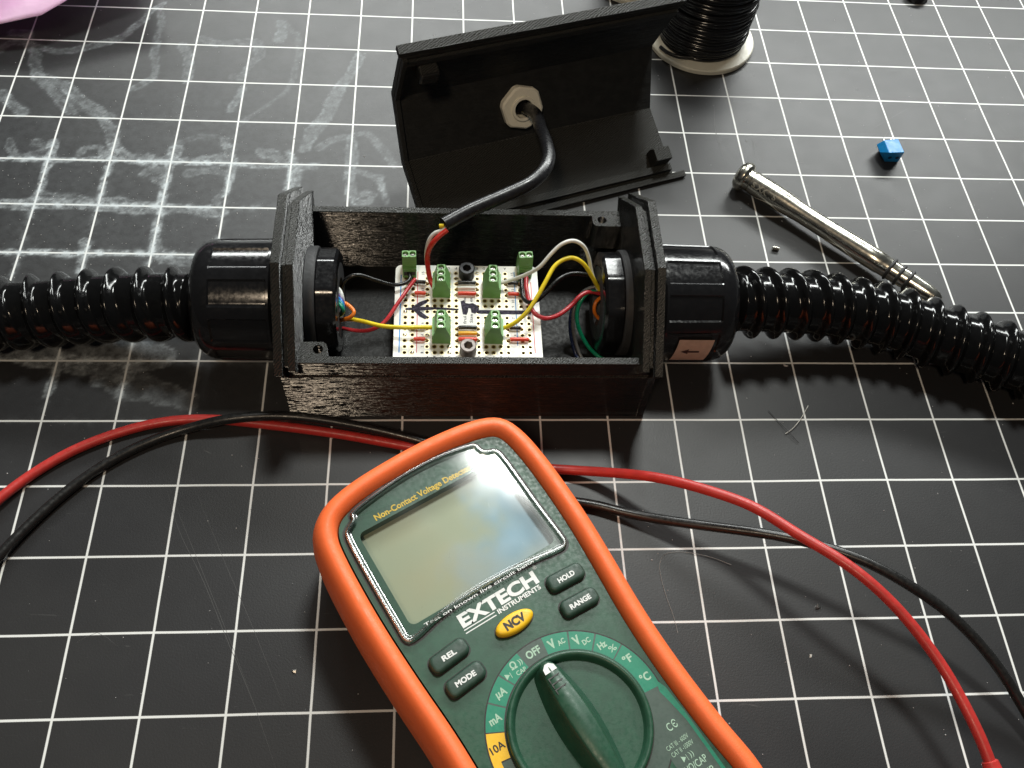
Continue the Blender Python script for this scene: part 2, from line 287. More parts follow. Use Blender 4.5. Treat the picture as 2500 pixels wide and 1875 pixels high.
# ------------------------------------------------------------ the setting: one gridded cutting mat
P = {"w_black_left":[[128.9,-189.2,22.0],[130.8,-187.0,26.0],[132.8,-186.7,30.0],[136.6,-185.9,31.0],[142.8,-185.8,28.0],[149.5,-185.7,25.0],[153.5,-184.3,24.5],[155.3,-182.1,24.5],[154.0,-178.5,25]],"w_red_left":[[127.5,-197.1,14.0],[130.8,-198.3,15.0],[135.9,-200.6,17.0],[140.9,-202.4,20.0],[145.8,-201.5,23.0],[151.0,-193.9,25.0],[155.3,-186.3,25.5],[157.0,-182.9,25.0]],"w_yellow_left":[[127.3,-196.4,16.0],[131.6,-196.2,18.0],[137.4,-199.0,21.0],[146.0,-204.1,25.0],[154.0,-205.6,26.5],[160.0,-205.1,26.0],[164.4,-204.7,25.2]],"w_orange_left":[[127.3,-191.7,24.0],[129.4,-192.9,25.0],[132.9,-195.3,26.0],[135.2,-197.8,26.0],[135.8,-199.1,26.0],[134.6,-200.1,25.0],[131.5,-199.1,22.0],[127.6,-197.5,18.0]],"w_rib_white":[[127.4,-187.7,27.0],[128.9,-189.1,28.0],[130.4,-190.8,28.5],[131.3,-193.2,28.5],[131.7,-195.0,27.0],[131.3,-195.7,24.0],[130.2,-195.9,21.0],[127.7,-194.5,17.0]],"w_rib_grey":[[127.4,-189.0,27.0],[129.0,-190.4,28.0],[130.4,-192.1,28.5],[131.4,-194.3,28.5],[131.8,-195.8,27.0],[131.3,-196.1,24.0],[130.2,-196.0,21.0],[127.7,-194.5,17.0]],"w_rib_purple":[[127.5,-190.4,27.0],[129.0,-191.8,28.0],[130.5,-193.4,28.5],[131.4,-195.4,28.5],[131.8,-196.6,27.0],[131.4,-196.5,24.0],[130.2,-196.2,21.0],[127.7,-194.5,17.0]],"w_rib_blue":[[127.6,-191.7,27.0],[129.1,-193.1,28.0],[130.6,-194.6,28.5],[131.5,-196.6,28.5],[131.9,-197.4,27.0],[131.4,-196.9,24.0],[130.2,-196.3,21.0],[127.7,-194.5,17.0]],"w_rib_teal":[[127.7,-193.1,27.0],[129.2,-194.5,28.0],[130.7,-195.9,28.5],[131.6,-197.7,28.5],[131.9,-198.2,27.0],[131.4,-197.3,24.0],[130.2,-196.4,21.0],[127.7,-194.5,17.0]],"w_rib_green":[[127.8,-194.4,27.0],[129.3,-195.8,28.0],[130.7,-197.2,28.5],[131.6,-198.8,28.5],[132.0,-198.9,27.0],[131.4,-197.7,24.0],[130.2,-196.6,21.0],[127.7,-194.5,17.0]],"w_white_right":[[188.5,-184.4,25.2],[191.2,-184.1,26.0],[197.7,-184.8,31.0],[202.1,-185.2,36.0],[205.9,-182.5,40.0],[209.8,-180.2,43.0],[213.9,-179.5,44.0],[217.5,-180.1,42.0],[220.1,-181.3,37.0],[221.9,-183.6,31.0],[224.9,-186.8,25.0]],"w_yellow_right":[[187.8,-205.0,25.2],[189.7,-204.9,26.0],[193.0,-204.2,28.0],[196.9,-201.9,31.0],[200.2,-198.1,34.0],[203.6,-192.8,37.0],[207.1,-187.1,39.0],[210.6,-184.8,40.0],[214.0,-184.1,40.0],[217.7,-185.0,38.0],[221.1,-186.2,33.0],[225.4,-186.8,25.0]],"w_black_right":[[196.6,-181.4,25.0],[196.4,-185.9,24.5],[196.6,-190.3,24.5],[198.2,-193.0,25.0],[201.1,-193.9,27.0],[204.5,-191.8,29.0],[209.4,-186.9,31.0],[214.5,-184.2,31.0],[218.9,-183.6,30.0],[222.4,-183.0,28.0],[226.3,-182.5,24.0]],"w_red_right":[[198.3,-181.4,25.0],[198.1,-185.9,24.5],[198.8,-192.0,24.5],[200.4,-197.8,25.0],[203.8,-199.4,24.0],[208.9,-197.6,23.0],[214.2,-193.3,23.0],[218.6,-188.8,24.0],[222.0,-187.1,24.0],[226.3,-186.5,22.0]],"w_green_right":[[226.0,-185.9,24.0],[222.3,-186.8,24.0],[219.5,-188.9,23.0],[217.6,-191.9,20.0],[217.6,-195.1,16.0],[219.7,-197.7,11.0],[222.9,-200.7,7.0],[227.4,-203.8,4.5],[231.6,-205.9,4.5]],"w_blue_right":[[225.8,-185.9,25.0],[221.7,-186.3,24.0],[218.2,-188.1,22.0],[215.9,-191.2,19.0],[215.2,-194.5,15.0],[216.2,-198.1,9.0],[218.0,-202.4,5.0],[219.8,-207.2,4.5]],"w_grey_right":[[225.7,-186.0,26.0],[222.3,-186.0,25.0],[218.9,-187.3,23.0],[216.5,-191.1,20.0],[216.0,-195.2,16.0],[217.2,-198.8,10.0],[219.2,-203.0,6.0],[221.6,-207.2,4.5]],"w_orange_right":[[226.1,-188.5,22.0],[224.4,-190.0,22.0],[223.7,-191.9,20.0],[224.7,-192.7,17.0],[226.9,-192.8,14.0]],"cable":[[204.8,-89.2,27.0],[205.0,-103.7,34.0],[205.9,-119.4,40.0],[207.0,-132.0,44.0],[207.1,-141.2,46.0],[204.8,-148.4,47.0],[199.7,-154.7,47.0],[189.5,-160.4,46.0],[177.0,-166.9,45.0],[167.5,-172.9,44.0]],"c_white":[[168.3,-174.6,44.0],[167.0,-174.8,43.0],[164.3,-175.1,42.0],[162.5,-176.1,40.0],[161.4,-177.1,36.0],[161.1,-178.3,32.0],[161.9,-182.1,28.0],[163.1,-184.9,26.0],[164.3,-186.4,25.2]],"c_red":[[168.7,-175.4,44.0],[167.0,-176.2,43.0],[164.3,-177.8,41.0],[162.3,-178.4,37.0],[161.5,-179.1,33.0],[161.9,-182.0,29.0],[162.8,-184.9,26.0],[164.1,-186.9,25.2]],"c_yellow":[[167.7,-173.9,44.5],[166.0,-173.7,44.0]],"lead_red":[[10.8,-271.0,3.0],[20.0,-259.5,3.0],[25.9,-252.1,2.0],[37.9,-242.3,2.0],[51.7,-235.1,2.0],[66.4,-230.4,2.0],[78.7,-229.0,2.0],[89.8,-229.4,2.0],[101.9,-231.0,2.0],[113.9,-232.6,2.0],[130.1,-235.2,2.0],[146.3,-238.5,2.0],[190.4,-247.8,2.0],[205.0,-249.6,2.2],[217.8,-251.4,4.0],[226.9,-254.1,8.0],[235.4,-257.4,13.0],[243.7,-261.1,17.0],[255.3,-266.9,21.0],[268.7,-274.2,24.0],[280.6,-284.8,26.0],[291.2,-293.7,28.0],[299.2,-301.2,28.0],[307.6,-310.0,26.0],[313.5,-318.0,24.0],[318.9,-327.1,22.0],[323.7,-339.6,20.0],[326.8,-349.1,18.0],[328.3,-355.5,16.0]],"lead_black":[[16.4,-292.2,3.0],[24.9,-279.3,3.0],[29.7,-271.1,2.5],[40.8,-256.4,2.0],[53.5,-244.8,2.0],[67.3,-236.6,2.0],[78.7,-232.8,3.0],[89.2,-231.3,5.5],[98.5,-230.3,6.0],[110.1,-229.4,5.0],[122.1,-230.7,5.0],[138.3,-233.9,5.0],[154.4,-237.9,4.5],[166.4,-241.6,3.5],[190.0,-257.7,2.0],[203.6,-260.8,2.0],[214.0,-262.5,2.0],[221.0,-263.6,2.0],[228.5,-266.3,2.5],[237.7,-269.2,4.0],[250.0,-273.2,8.0],[263.7,-277.1,12.0],[272.0,-279.2,14.0],[284.1,-283.1,17.0],[294.8,-287.6,19.0],[304.9,-292.5,20.0],[317.0,-299.9,19.0],[329.6,-308.7,16.0],[341.3,-321.5,12.0],[349.3,-334.1,7.0],[352.7,-341.2,5.0],[355.0,-347.7,4.0]],"hose_right":[[276.3,-190.9,23.5],[286.5,-190.0,22.0],[303.4,-189.3,20.0],[313.4,-189.1,18.5],[333.2,-191.2,16.0],[343.8,-193.3,15.0],[357.0,-198.5,14.3],[375.0,-205.7,14.3],[385.7,-210.3,14.3],[404.2,-217.7,14.3],[421.4,-224.4,14.3]],"hose_left":[[77.8,-193.1,22.5],[67.4,-192.6,21.5],[56.9,-191.8,20.0],[44.5,-190.7,17.5],[32.4,-190.6,15.5],[22.2,-191.3,14.5],[8.2,-192.5,14.2],[-5.6,-193.5,14.2]],"clip1":[[290.9,-224.9,0.5],[293.3,-228.9,0.5],[296.2,-233.4,0.8],[299.8,-238.7,0.5]],"clip2":[[295.5,-234.9,0.5],[298.2,-233.2,1.0],[301.3,-230.2,1.5],[304.2,-226.6,1.0],[306.9,-222.8,0.5]],"hair":[[266.0,-285.5,0.3],[260.2,-283.0,0.3],[253.8,-281.3,0.3],[247.6,-280.6,0.3],[243.2,-281.5,0.3],[241.1,-284.7,0.3],[241.0,-289.8,0.3],[242.0,-296.7,0.3],[243.4,-302.7,0.3],[244.1,-308.6,0.3]]}
STROKES = [[[[-36.4,-33.4],[-33.1,-26.7],[-25.4,-27.7],[-20.7,-30.0],[-11.8,-32.9],[-2.1,-31.7],[8.8,-27.3],[14.7,-23.0],[20.1,-14.7],[24.3,-9.0],[26.6,-1.9],[30.9,4.0]],4.5,0.35],[[[-34.3,-21.5],[-26.6,-22.5],[-24.3,-28.9]],5,0.3],[[[-23.2,-30.2],[-19.5,-39.0],[-16.5,-48.9],[-9.5,-58.4],[-1.9,-67.7],[3.0,-72.3]],5,0.35],[[[-15.4,-50.1],[-2.6,-56.9],[9.9,-67.3],[19.0,-77.5],[23.6,-85.4],[25.3,-94.3],[25.1,-97.6]],7,0.45],[[[-6.6,-57.1],[5.2,-67.5],[14.2,-73.0],[20.4,-76.3]],7,0.2],[[[-29.5,-61.7],[-23.1,-68.6],[-17.1,-74.2]],5,0.4],[[[30.5,1.1],[33.7,-8.5],[32.0,-19.5],[32.6,-34.0],[35.1,-46.6],[32.8,-50.5],[27.3,-56.9]],4,0.3],[[[45.9,-26.8],[49.4,-33.2],[50.8,-43.4],[51.1,-51.0]],5,0.3],[[[52.9,-21.1],[61.1,-24.7],[67.8,-23.0],[78.1,-22.5],[80.8,-31.7],[77.2,-38.4],[74.0,-47.5],[69.8,-47.6]],5,0.25],[[[88.9,-6.9],[90.3,-12.4],[88.3,-19.3]],5,0.5],[[[90.5,-5.4],[96.7,-14.8],[99.7,-30.8],[98.2,-43.8],[95.1,-56.6],[84.7,-69.2],[76.6,-77.7]],2.5,0.2],[[[74.9,-54.9],[74.6,-59.9],[71.5,-68.5]],4,0.45],[[[128.4,-28.1],[124.7,-42.7],[120.1,-53.0],[114.3,-68.0],[110.2,-80.1],[107.0,-91.7]],6,0.45],[[[112.6,-91.5],[118.7,-85.6],[126.8,-84.1],[134.1,-81.6],[140.1,-89.5],[146.1,-99.5]],4,0.35],[[[126.8,-84.1],[127.5,-96.7],[126.5,-108.9],[127.7,-117.4]],6,0.4],[[[138.4,-108.5],[141.9,-117.1],[142.9,-123.4]],3,0.6],[[[126.3,-105.6],[132.7,-105.4],[140.0,-107.4]],3,0.4],[[[128.6,-119.5],[133.2,-117.3],[138.0,-119.3],[135.8,-122.5],[130.3,-122.6],[128.6,-119.5]],3,0.5],[[[-6.8,-92.0],[-1.0,-94.0],[-3.1,-98.5],[-13.4,-99.9],[-18.2,-92.4]],4,0.4],[[[12.1,-98.0],[13.7,-94.7],[19.1,-94.5],[21.7,-99.9]],3,0.4],[[[24.5,-94.3],[31.6,-99.6],[40.8,-99.3],[42.9,-102.6],[51.1,-100.1],[52.4,-93.4]],6,0.6],[[[51.4,-102.3],[60.5,-100.9],[70.3,-98.4],[76.2,-101.6],[72.2,-88.3]],5,0.5],[[[53.3,-88.9],[60.9,-86.4],[68.8,-86.1]],3,0.2],[[[40.2,-109.1],[42.1,-106.9],[47.6,-107.8],[50.4,-111.0],[49.3,-113.7],[45.2,-112.2]],4,0.4],[[[-19.7,-101.7],[2.9,-101.4],[25.8,-101.4],[49.1,-102.4],[76.3,-102.2],[100.7,-102.2]],2.5,0.7],[[[-13.5,-127.1],[1.0,-126.8],[15.8,-127.4],[30.5,-127.1],[41.1,-127.9]],6,0.65],[[[0.1,-122.7],[10.1,-124.5],[21.4,-125.8],[31.4,-124.0],[40.9,-126.9],[53.1,-128.6],[68.1,-128.8],[75.7,-129.1]],6,0.5],[[[58.5,-108.6],[60.6,-107.5],[69.0,-106.1],[76.2,-108.1],[75.8,-117.7],[72.8,-124.0]],5,0.35],[[[87.3,-94.6],[93.7,-95.5],[98.2,-100.9],[103.9,-102.9],[111.8,-102.7]],5,0.4],[[[104.2,-106.2],[103.3,-114.9]],6,0.6],[[[100.0,-94.2],[102.8,-98.5],[101.9,-107.4],[101.8,-114.9]],4,0.7],[[[-0.2,-90.7],[0.4,-100.6],[0.5,-111.3],[-0.6,-122.8]],4,0.65],[[[24.9,-96.5],[24.7,-111.7],[25.2,-126.2]],3,0.55],[[[50.1,-93.5],[51.0,-102.3],[50.3,-115.2],[50.8,-125.6],[50.6,-140.6],[51.4,-150.3]],3.5,0.6],[[[76.2,-101.6],[76.3,-112.4],[75.7,-119.8]],4,0.6],[[[-7.4,-152.3],[13.8,-152.4],[35.2,-152.5],[56.8,-152.6],[67.7,-152.7]],3,0.6],[[[51.2,-149.4],[55.0,-155.0],[64.2,-153.9]],5,0.45],[[[4.3,-200.1],[9.4,-201.8],[16.8,-203.3],[26.3,-203.2],[38.2,-203.2],[52.6,-203.4]],4,0.6],[[[3.4,-196.6],[13.3,-198.3],[25.5,-199.4],[37.8,-201.1],[49.8,-201.1],[62.0,-202.2]],16,0.5],[[[23.9,-202.9],[39.0,-207.5],[50.8,-209.8]],8,0.45],[[[51.2,-150.0],[56.9,-153.3],[65.0,-155.2]],6,0.35],[[[25.4,-203.2],[25.6,-211.0],[25.7,-217.8]],3.5,0.5],[[[50.8,-201.6],[50.8,-209.8],[50.5,-218.3]],3,0.45],[[[23.2,-147.1],[25.5,-153.9],[25.2,-159.9]],4,0.6],[[[44.2,-209.8],[54.2,-212.7],[74.4,-221.1]],14,0.3]]
def fbm(x, y, sc_, seed):
    rs = np.random.RandomState(seed); out = np.zeros_like(x); amp = 1.; f = sc_
    for _ in range(5):
        for __ in range(3):
            a = rs.rand()*6.28; ph = rs.rand()*6.28; out += amp*np.sin((x*math.cos(a)+y*math.sin(a))*f+ph+1.7*np.sin((x*math.cos(a+1.9)+y*math.sin(a+1.9))*f*.7+ph*2))/3
        amp *= .6; f *= 1.9
    return out/2.2
def build_mat():
    st = 1.0
    xs = np.concatenate([[-560,-330],np.arange(-150, 480.5, st),[640,860]]); ys = np.concatenate([[-700,-520],np.arange(-370, 60.5, st),[180,420]])
    X, Y = np.meshgrid(xs, ys); nx, ny = len(xs), len(ys)
    V = np.zeros((nx*ny, 3)); V[:,0] = X.ravel()*MM; V[:,1] = Y.ravel()*MM
    V[:,2] = 0
    x = X.ravel(); y = Y.ravel()
    wx = x+2.4*fbm(x,y,.14,1)+.45*fbm(x,y,.8,5); wy = y+2.4*fbm(x,y,.14,2)+.45*fbm(x,y,.8,6); res = np.zeros_like(x)
    n1 = fbm(x,y,.35,3); n2 = fbm(x,y,1.3,4)
    GL = np.minimum(np.abs(x/25.4-np.round(x/25.4)), np.abs(y/25.4-np.round(y/25.4)))*25.4
    for pts, w, s in STROKES:
        d = np.full_like(x, 1e9)
        for (ax,ay),(bx,by) in zip(pts[:-1], pts[1:]):
            dx,dy = bx-ax,by-ay; L2 = dx*dx+dy*dy+1e-9; t = np.clip(((wx-ax)*dx+(wy-ay)*dy)/L2,0,1)
            d = np.minimum(d, np.hypot(wx-ax-t*dx, wy-ay-t*dy))
        wv = 1+.55*fbm(x,y,.11,9); q = d/(w*.42*wv); body = np.clip((1.08-q)/.16,0,1); edge = np.exp(-((d-w*.40*wv)/.45)**2)
        val = s*(body*(.26+.18*n1+.10*n2)+.42*edge*(.5+.7*n2))*(1+1.5*np.exp(-GL/.8))*.85
        res = np.maximum(res, np.clip(val, 0, 1)) + .12*np.clip(val,0,1)
    reg = np.exp(-((x-60)/110)**2-((y+110)/85)**2)
    res += reg*(.030+.05*np.clip(n1,0,1)*np.clip(n2+.4,0,1))
    gx = np.abs(x/25.4-np.round(x/25.4))*25.4; gy = np.abs(y/25.4-np.round(y/25.4))*25.4; gl = np.minimum(gx, gy)
    chalk = np.exp(-((x-45)/75)**2-((y+150)/55)**2)
    res += chalk*np.exp(-gl/.8)*np.clip(.25+.9*n1+.6*n2,0,1.2)*1.0
    me = bpy.data.meshes.new("cutting_mat")
    i = np.arange((nx-1)*(ny-1)); r = i//(nx-1); c = i % (nx-1); a = r*nx+c
    Fq = np.stack([a,a+1,a+nx+1,a+nx],1)
    me.vertices.add(len(V)); me.vertices.foreach_set("co", V.ravel())
    me.loops.add(Fq.size); me.loops.foreach_set("vertex_index", Fq.ravel().astype(np.int32))
    me.polygons.add(len(Fq)); me.polygons.foreach_set("loop_start", np.arange(0,Fq.size,4,dtype=np.int32))
    at = me.attributes.new("residue", 'FLOAT', 'POINT'); at.data.foreach_set("value", np.clip(res,0,1).astype(np.float32))
    me.update(); me.validate()
    m = NT("printed_cutting_mat"); x, y, z = m.sep()[:3]
    wob = m.math('MULTIPLY', m.math('SUBTRACT', m.noise(.02, 2), .5), .6)
    def line(v, w):
        t = m.math('DIVIDE', m.math('ADD', v, wob), 25.4); f = m.math('ABSOLUTE', m.math('SUBTRACT', t, m.math('ROUND', t)))
        return m.ramp(m.math('MULTIPLY', f, 25.4), w*.5-.12, w*.5+.12, 1, 0)
    ln = m.math('MAXIMUM', line(x, .72), line(y, .72))
    wear = m.ramp(m.noise(.5, 5), .22, .34)
    ln = m.math('MULTIPLY', ln, m.math('ADD', m.math('MULTIPLY', wear, .25), .75))
    base = m.mix(m.ramp(m.noise(.012, 5), .3, .7), (.018,.018,.020), (.0235,.0235,.0245))
    grain = m.noise(2.2, 3); base = m.mix(m.math('MULTIPLY', m.ramp(grain, .62, .80), .20), base, (.11,.11,.10))
    att = m.n.new("ShaderNodeAttribute"); att.attribute_name = "residue"
    br = m.ramp(m.noise(1.1, 7, rough=.75), .36, .64, .10, 1.7)
    br = m.math('ADD', m.math('MULTIPLY', br, .35), m.ramp(m.noise(.30, 4), .33, .62, .25, 1.15))
    rs = m.math('MULTIPLY', att.outputs["Fac"], br, clamp=True)
    c = m.mix(m.math('MULTIPLY', ln, .95), base, (.74,.75,.74))
    c = m.mix(m.math('MULTIPLY', rs, .95, clamp=True), c, (.50,.55,.58))
    # fine scuffs and knife scratches
    vo = m.noise(.25, 6, stretch=(.25, 1.6, 1), rough=.75, dist=.6); sc1 = m.ramp(vo, .64, .74)
    c = m.mix(m.math('MULTIPLY', sc1, .10), c, (.35,.35,.34)); m.col(c)
    sp = m.n.new("ShaderNodeTexVoronoi"); sp.inputs["Scale"].default_value = .11; m.l.new(m.co, sp.inputs["Vector"])
    m.set(m.b.inputs["Roughness"], m.math('ADD', m.ramp(m.noise(.09, 6), .3, .7, .42, .445), m.math('MULTIPLY', rs, .25)))
    m.b.inputs["Specular IOR Level"].default_value = .42
    m.bump(m.noise(1.6, 4), .035, 1.0)
    me.materials.append(m.m)
    o = bpy.data.objects.new("cutting_mat", me); sc.collection.objects.link(o); WO[o.name] = Vector((0,0,0))
    tag(o, "black self healing cutting mat printed with a white one inch grid and smeared with dried residue", "cutting mat", kind="structure")
build_mat()
def scratches():
    b = MB(); L = [[(72.9, -255.8), (78.7, -269.9), (89.3, -288.1), (98.8, -306.6), (110.1, -328.2), (117.9, -345.6)], [(75.3, -259.2), (85.0, -277.9), (96.7, -300.8), (108.4, -324.1)], [(82.8, -256.7), (95.9, -282.8), (106.9, -303.9), (119.8, -330.4)], [(384.3, -75.4), (381.9, -70.5), (374.4, -78.2)], [(436.9, -62.2), (441.5, -73.5), (446.1, -77.1)], [(311.4, -77.9), (311.4, -85.1), (309.9, -91.1)], [(297.2, -56.0), (294.8, -73.6), (296.1, -95.0)], [(327.9, -92.9), (336.4, -94.4)], [(367.4, -73.5), (391.1, -57.5), (397.9, -53.3)], [(82.9, -240.3), (86.3, -242.1)], [(52.8, -307.7), (59.0, -304.3), (65.9, -308.7)]]
    for n_, pts in enumerate(L):
        Q = catmull([(x,y,0) for x,y in pts], 3)[:,:2]; w_ = (.13,.10,.09,.22,.18,.30,.30,.25,.15,.35,.10)[n_]/2; v = []
        for i in range(len(Q)):
            d = Q[min(i+1,len(Q)-1)]-Q[max(i-1,0)]; d = d/np.linalg.norm(d); e = w_*(1-abs(2*i/(len(Q)-1)-1)**3)+.01
            v += [(Q[i][0]-d[1]*e, Q[i][1]+d[0]*e, .012),(Q[i][0]+d[1]*e, Q[i][1]-d[0]*e, .012)]
        b.put(v, [(2*i,2*i+1,2*i+3,2*i+2) for i in range(len(Q)-1)])
    return b.build("scratch_marks", plastic("scratched_vinyl", (.060,.060,.060), .6), bpy.data.objects["cutting_mat"])
scratches()

# ------------------------------------------------------------ junction box: printed body, end plates, two glands
YC = -191.5
jb = thing("junction_box", (177.4, YC, 0), "open black 3D printed box with six sided end plates and a hose at each end", "junction box")
def body_mesh():
    b = MB(); x0, x1 = 113.0, 240.9
    A = lambda x: (lambda y,z: (x, y, z))
    for s in (-1, 1):
        Y = lambda d: YC+s*d
        pr = [(Y(35.5),0),(Y(35.5),27.6),(Y(34.7),27.6),(Y(34.7),35.0),(Y(31.8),35.0),(Y(31.8),0)]
        b.put(*prism(pr, A(x0+.02), A(x1+.0)))
    b.put(*prism([(YC-31.79,0),(YC+31.79,0),(YC+31.79,3.2),(YC-31.79,3.2)], A(x0+.02), A(x1)), 1)
    # screw ledges for the circuit board
    for yy in (-178.5,-213.2):
        b.put(*lathe([(0,4.2),(17.2,3.9)], (176.1,yy,3.1), (0,0,1), 24))
    return b.build("body", [M['print'], M['floor']], jb, bevel=.25, seg=1)
body_mesh()
def end_plate(sgn):
    # outer tall hexagon plate and inner shorter one with a groove between them
    x0 = 112.4 if sgn < 0 else 242.2
    lean = .0 if sgn < 0 else -.034
    def hexp(dy, dz, zb=0.0, k=0):
        return [(-35.62+dy,zb),(-35.62+dy,27.4),(-41.5+dy*1.15,37.6),(-14.5+dy*.5,62.5-dz),(14.5-dy*.5,62.5-dz),(41.5-dy*1.15,37.6),(35.62-dy,27.4),(35.62-dy,zb)]
    def hole(poly, xa, xb, r, b, m=0):
        # plate with a round hole for the gland
        n = 40; circ = [(r*math.cos(2*math.pi*i/n)*1.0, 23+r*math.sin(2*math.pi*i/n)) for i in range(n)]
        X = lambda x, y, z: (x+lean*z, YC+y, z)
        bm = bmesh.new(); ev = []
        for loop in (poly, circ):
            vs_ = [bm.verts.new((p[0], p[1], 0)) for p in loop]
            for i in range(len(vs_)): ev.append(bm.edges.new((vs_[i], vs_[(i+1) % len(vs_)])))
        bmesh.ops.triangle_fill(bm, edges=ev, use_beauty=True, use_dissolve=False); bm.verts.index_update()
        V = [(v.co.x, v.co.y) for v in bm.verts]; F = [tuple(v.index for v in f.verts) for f in bm.faces]; bm.free(); nv = len(V)
        v = [X(xa,*p) for p in V]+[X(xb,*p) for p in V]; f = F+[tuple(i+nv for i in q[::-1]) for q in F]
        a = len(poly)
        for st, ln in ((0,a),(a,n)):
            for i in range(ln): j = (i+1) % ln; f.append((st+i, st+j, nv+st+j, nv+st+i))
        b.put(v, f, m)
    b = MB(); d = 1 if sgn < 0 else -1
    hole(hexp(0,0), x0, x0+d*2.9, 17.5, b)
    hole(hexp(3.2,3.4,3.2), x0+d*2.92, x0+d*4.4, 17.5, b)
    b2 = MB()
    hole(hexp(1.6,2.0,3.2), x0+d*4.42, x0+d*6.9, 17.5, b2)
    o = b.build("end_plate", M['print'], jb, bevel=.2, seg=1)
    b2.build("rim_plate", M['print'], o, bevel=.2, seg=1)
end_plate(-1); end_plate(1)
def boss(x0, x1, y0, y1, hx, hy):
    n = 20; b = MB(); r = 1.75; zt, zb = 35.02, 22.
    ol = []
    for cx, cy, a0 in ((x1-2,y1-2,0),(x0+2,y1-2,90),(x0+2,y0+2,180),(x1-2,y0+2,270)):
        for k in range(5): a = R(a0+k*22.5); ol.append((cx+2*math.cos(a), cy+2*math.sin(a)))
    il = [(hx+r*math.cos(R(9+18*i)), hy+r*math.sin(R(9+18*i))) for i in range(n)]
    v = [(x,y,zt) for x,y in ol]+[(x,y,zt) for x,y in il]+[(x,y,zb) for x,y in ol]+[(x,y,zb+2) for x,y in il]
    f = []
    for i in range(n):
        j = (i+1) % n
        f += [(i,j,n+j,n+i),(i,2*n+i,2*n+j,j),(n+i,n+j,3*n+j,3*n+i)]
    f.append(tuple(3*n+i for i in range(n))); b.put(v, f)
    b.build("screw_boss", M['print'], jb)
boss(223.6, 235.3, -164.6, -157.2, 227.2, -161.6)
boss(118.6, 128.4, -225.8, -217.6, 125.4, -220.6)

def gland(sgn):
    x0 = 112.4 if sgn < 0 else 241.4
    ax = (sgn, 0, 0); c = (x0, YC, 23.0)
    npan = 10
    def rmod(t, th):
        if t < 5 or t > 24.5: return 1
        p = (th*npan/(2*math.pi)+.35) % 1
        e = max(0, min(1, (min(p, 1-p)-.17)/.02))
        w = max(0, min(1, (t-5.0)/.3))*max(0, min(1, (24.5-t)/.3))
        return 1-.030*e*w
    prof = [(.1,12),(.1,19.8),(3.6,20.4),(3.7,21.4),(4.2,22.0),(5.0,22.0),(5.3,22.0)]+[(6+i*.6,22.0-.012*i) for i in range(31)]+[(24.6,21.6)]
    prof += [(25+7.2*math.sin(R(a)), 14.6+6.9*math.cos(R(a))) for a in range(5,91,8)]+[(32.4,12.8),(31.6,11.6)]
    v, f = lathe(prof, c, ax, 240, rmod=rmod)
    o = add("cable_gland", v, f, M['gloss'], jb, smooth=28)
    xi = 119.3 if sgn < 0 else 235.3
    v, f = lathe([(-.3,14),(-.3,19.2),(.3,19.6),(3.2,19.6),(3.8,19.2),(3.8,14)], (xi,YC,23), (-sgn,0,0), 72)
    add("washer", v, f, M['rubber'], o, smooth=30)
    ng = 10
    def hexm(t, th):
        a = (th+.18) % (2*math.pi/ng)-math.pi/ng; return min(1.0, .965/math.cos(a))
    v, f = lathe([(3.9,12.5),(3.9,18.6),(4.3,19.0),(10.0,19.0),(10.9,18.0),(11.2,14.8),(11.0,13.9),(2,13.6),(2,12.5)], (xi,YC,23), (-sgn,0,0), 120, rmod=hexm, close=True)
    add("lock_nut", v, f, M['gloss'], o, smooth=24)
    v, f = lathe([(11.1,13.7),(11.1,8.5),(-6,8.5),(-6,13.7)], (xi,YC,23), (-sgn,0,0), 48, close=True)
    add("seal", v, f, M['rubber'], o, smooth=30)
    if sgn > 0:
        def cyl(x, ph, r): a = R(ph); return (x, YC-r*math.cos(a), 23+r*math.sin(a))
        b = MB(); n = 12; vv = []
        for i in range(n+1):
            ph = -15+33*i/n
            for x in (249.6+.03*i*3, 262.3+.1*i): vv.append(cyl(x+.6, ph, 22.12))
        vv += [cyl(x, ph, 22.03) for x, ph in []]
        b.put(vv, [(2*i,2*i+1,2*i+3,2*i+2) for i in range(n)])
        st = b.build("label_sticker", M['tape'], o)
        ar = [(252.8,2.2),(255.6,6.2),(255.6,3.6),(259.6,3.6),(259.6,.9),(255.6,.9),(255.6,-1.6)]
        add("arrow_mark", [cyl(x, ph, 22.2) for x, ph in ar], [(0,1,6),(2,3,4,5)], M['darkred'], st)
gland(-1); gland(1)

# ------------------------------------------------------------ ribbed hoses
def hose(name, P_, pitch, shape, label, flip):
    wt, wb, rt, rb = shape
    Q = smoothpath(catmull(P_, .55), 30)
    def rf(s, th, u):
        k = .5+.5*math.cos(th)                       # 1 on top, 0 underneath
        wid = wt*k+wb*(1-k); rnd = rt*k+rb*(1-k)     # rib width and roundness vary round the hose
        ph = (s/pitch - flip*th/(2*math.pi)) % 1; x = min(1, abs(ph-.5)*2/wid)
        h = (1-rnd)*(.5+.5*math.cos(math.pi*x))+rnd*math.sqrt(max(0, 1-x*x))
        return 11.0+2.8*h
    v, f = sweep(Q, rf, 64, cap=True)
    o = add(name, v, f, M['hose'], None, smooth=179)
    tag(o, label, "hose", "ribbed hoses leaving the box"); return o
hl = P['hose_left']; hr = P['hose_right']
hose("corrugated_hose", hl, 10.3, (.42,.98,.35,.7), "glossy black ribbed hose leaving the box to the left edge of the photo", 1)
hose("corrugated_hose", hr, 9.4, (.50,.52,.35,.25), "glossy black ribbed hose leaving the gland that carries the buff arrow sticker", 1)

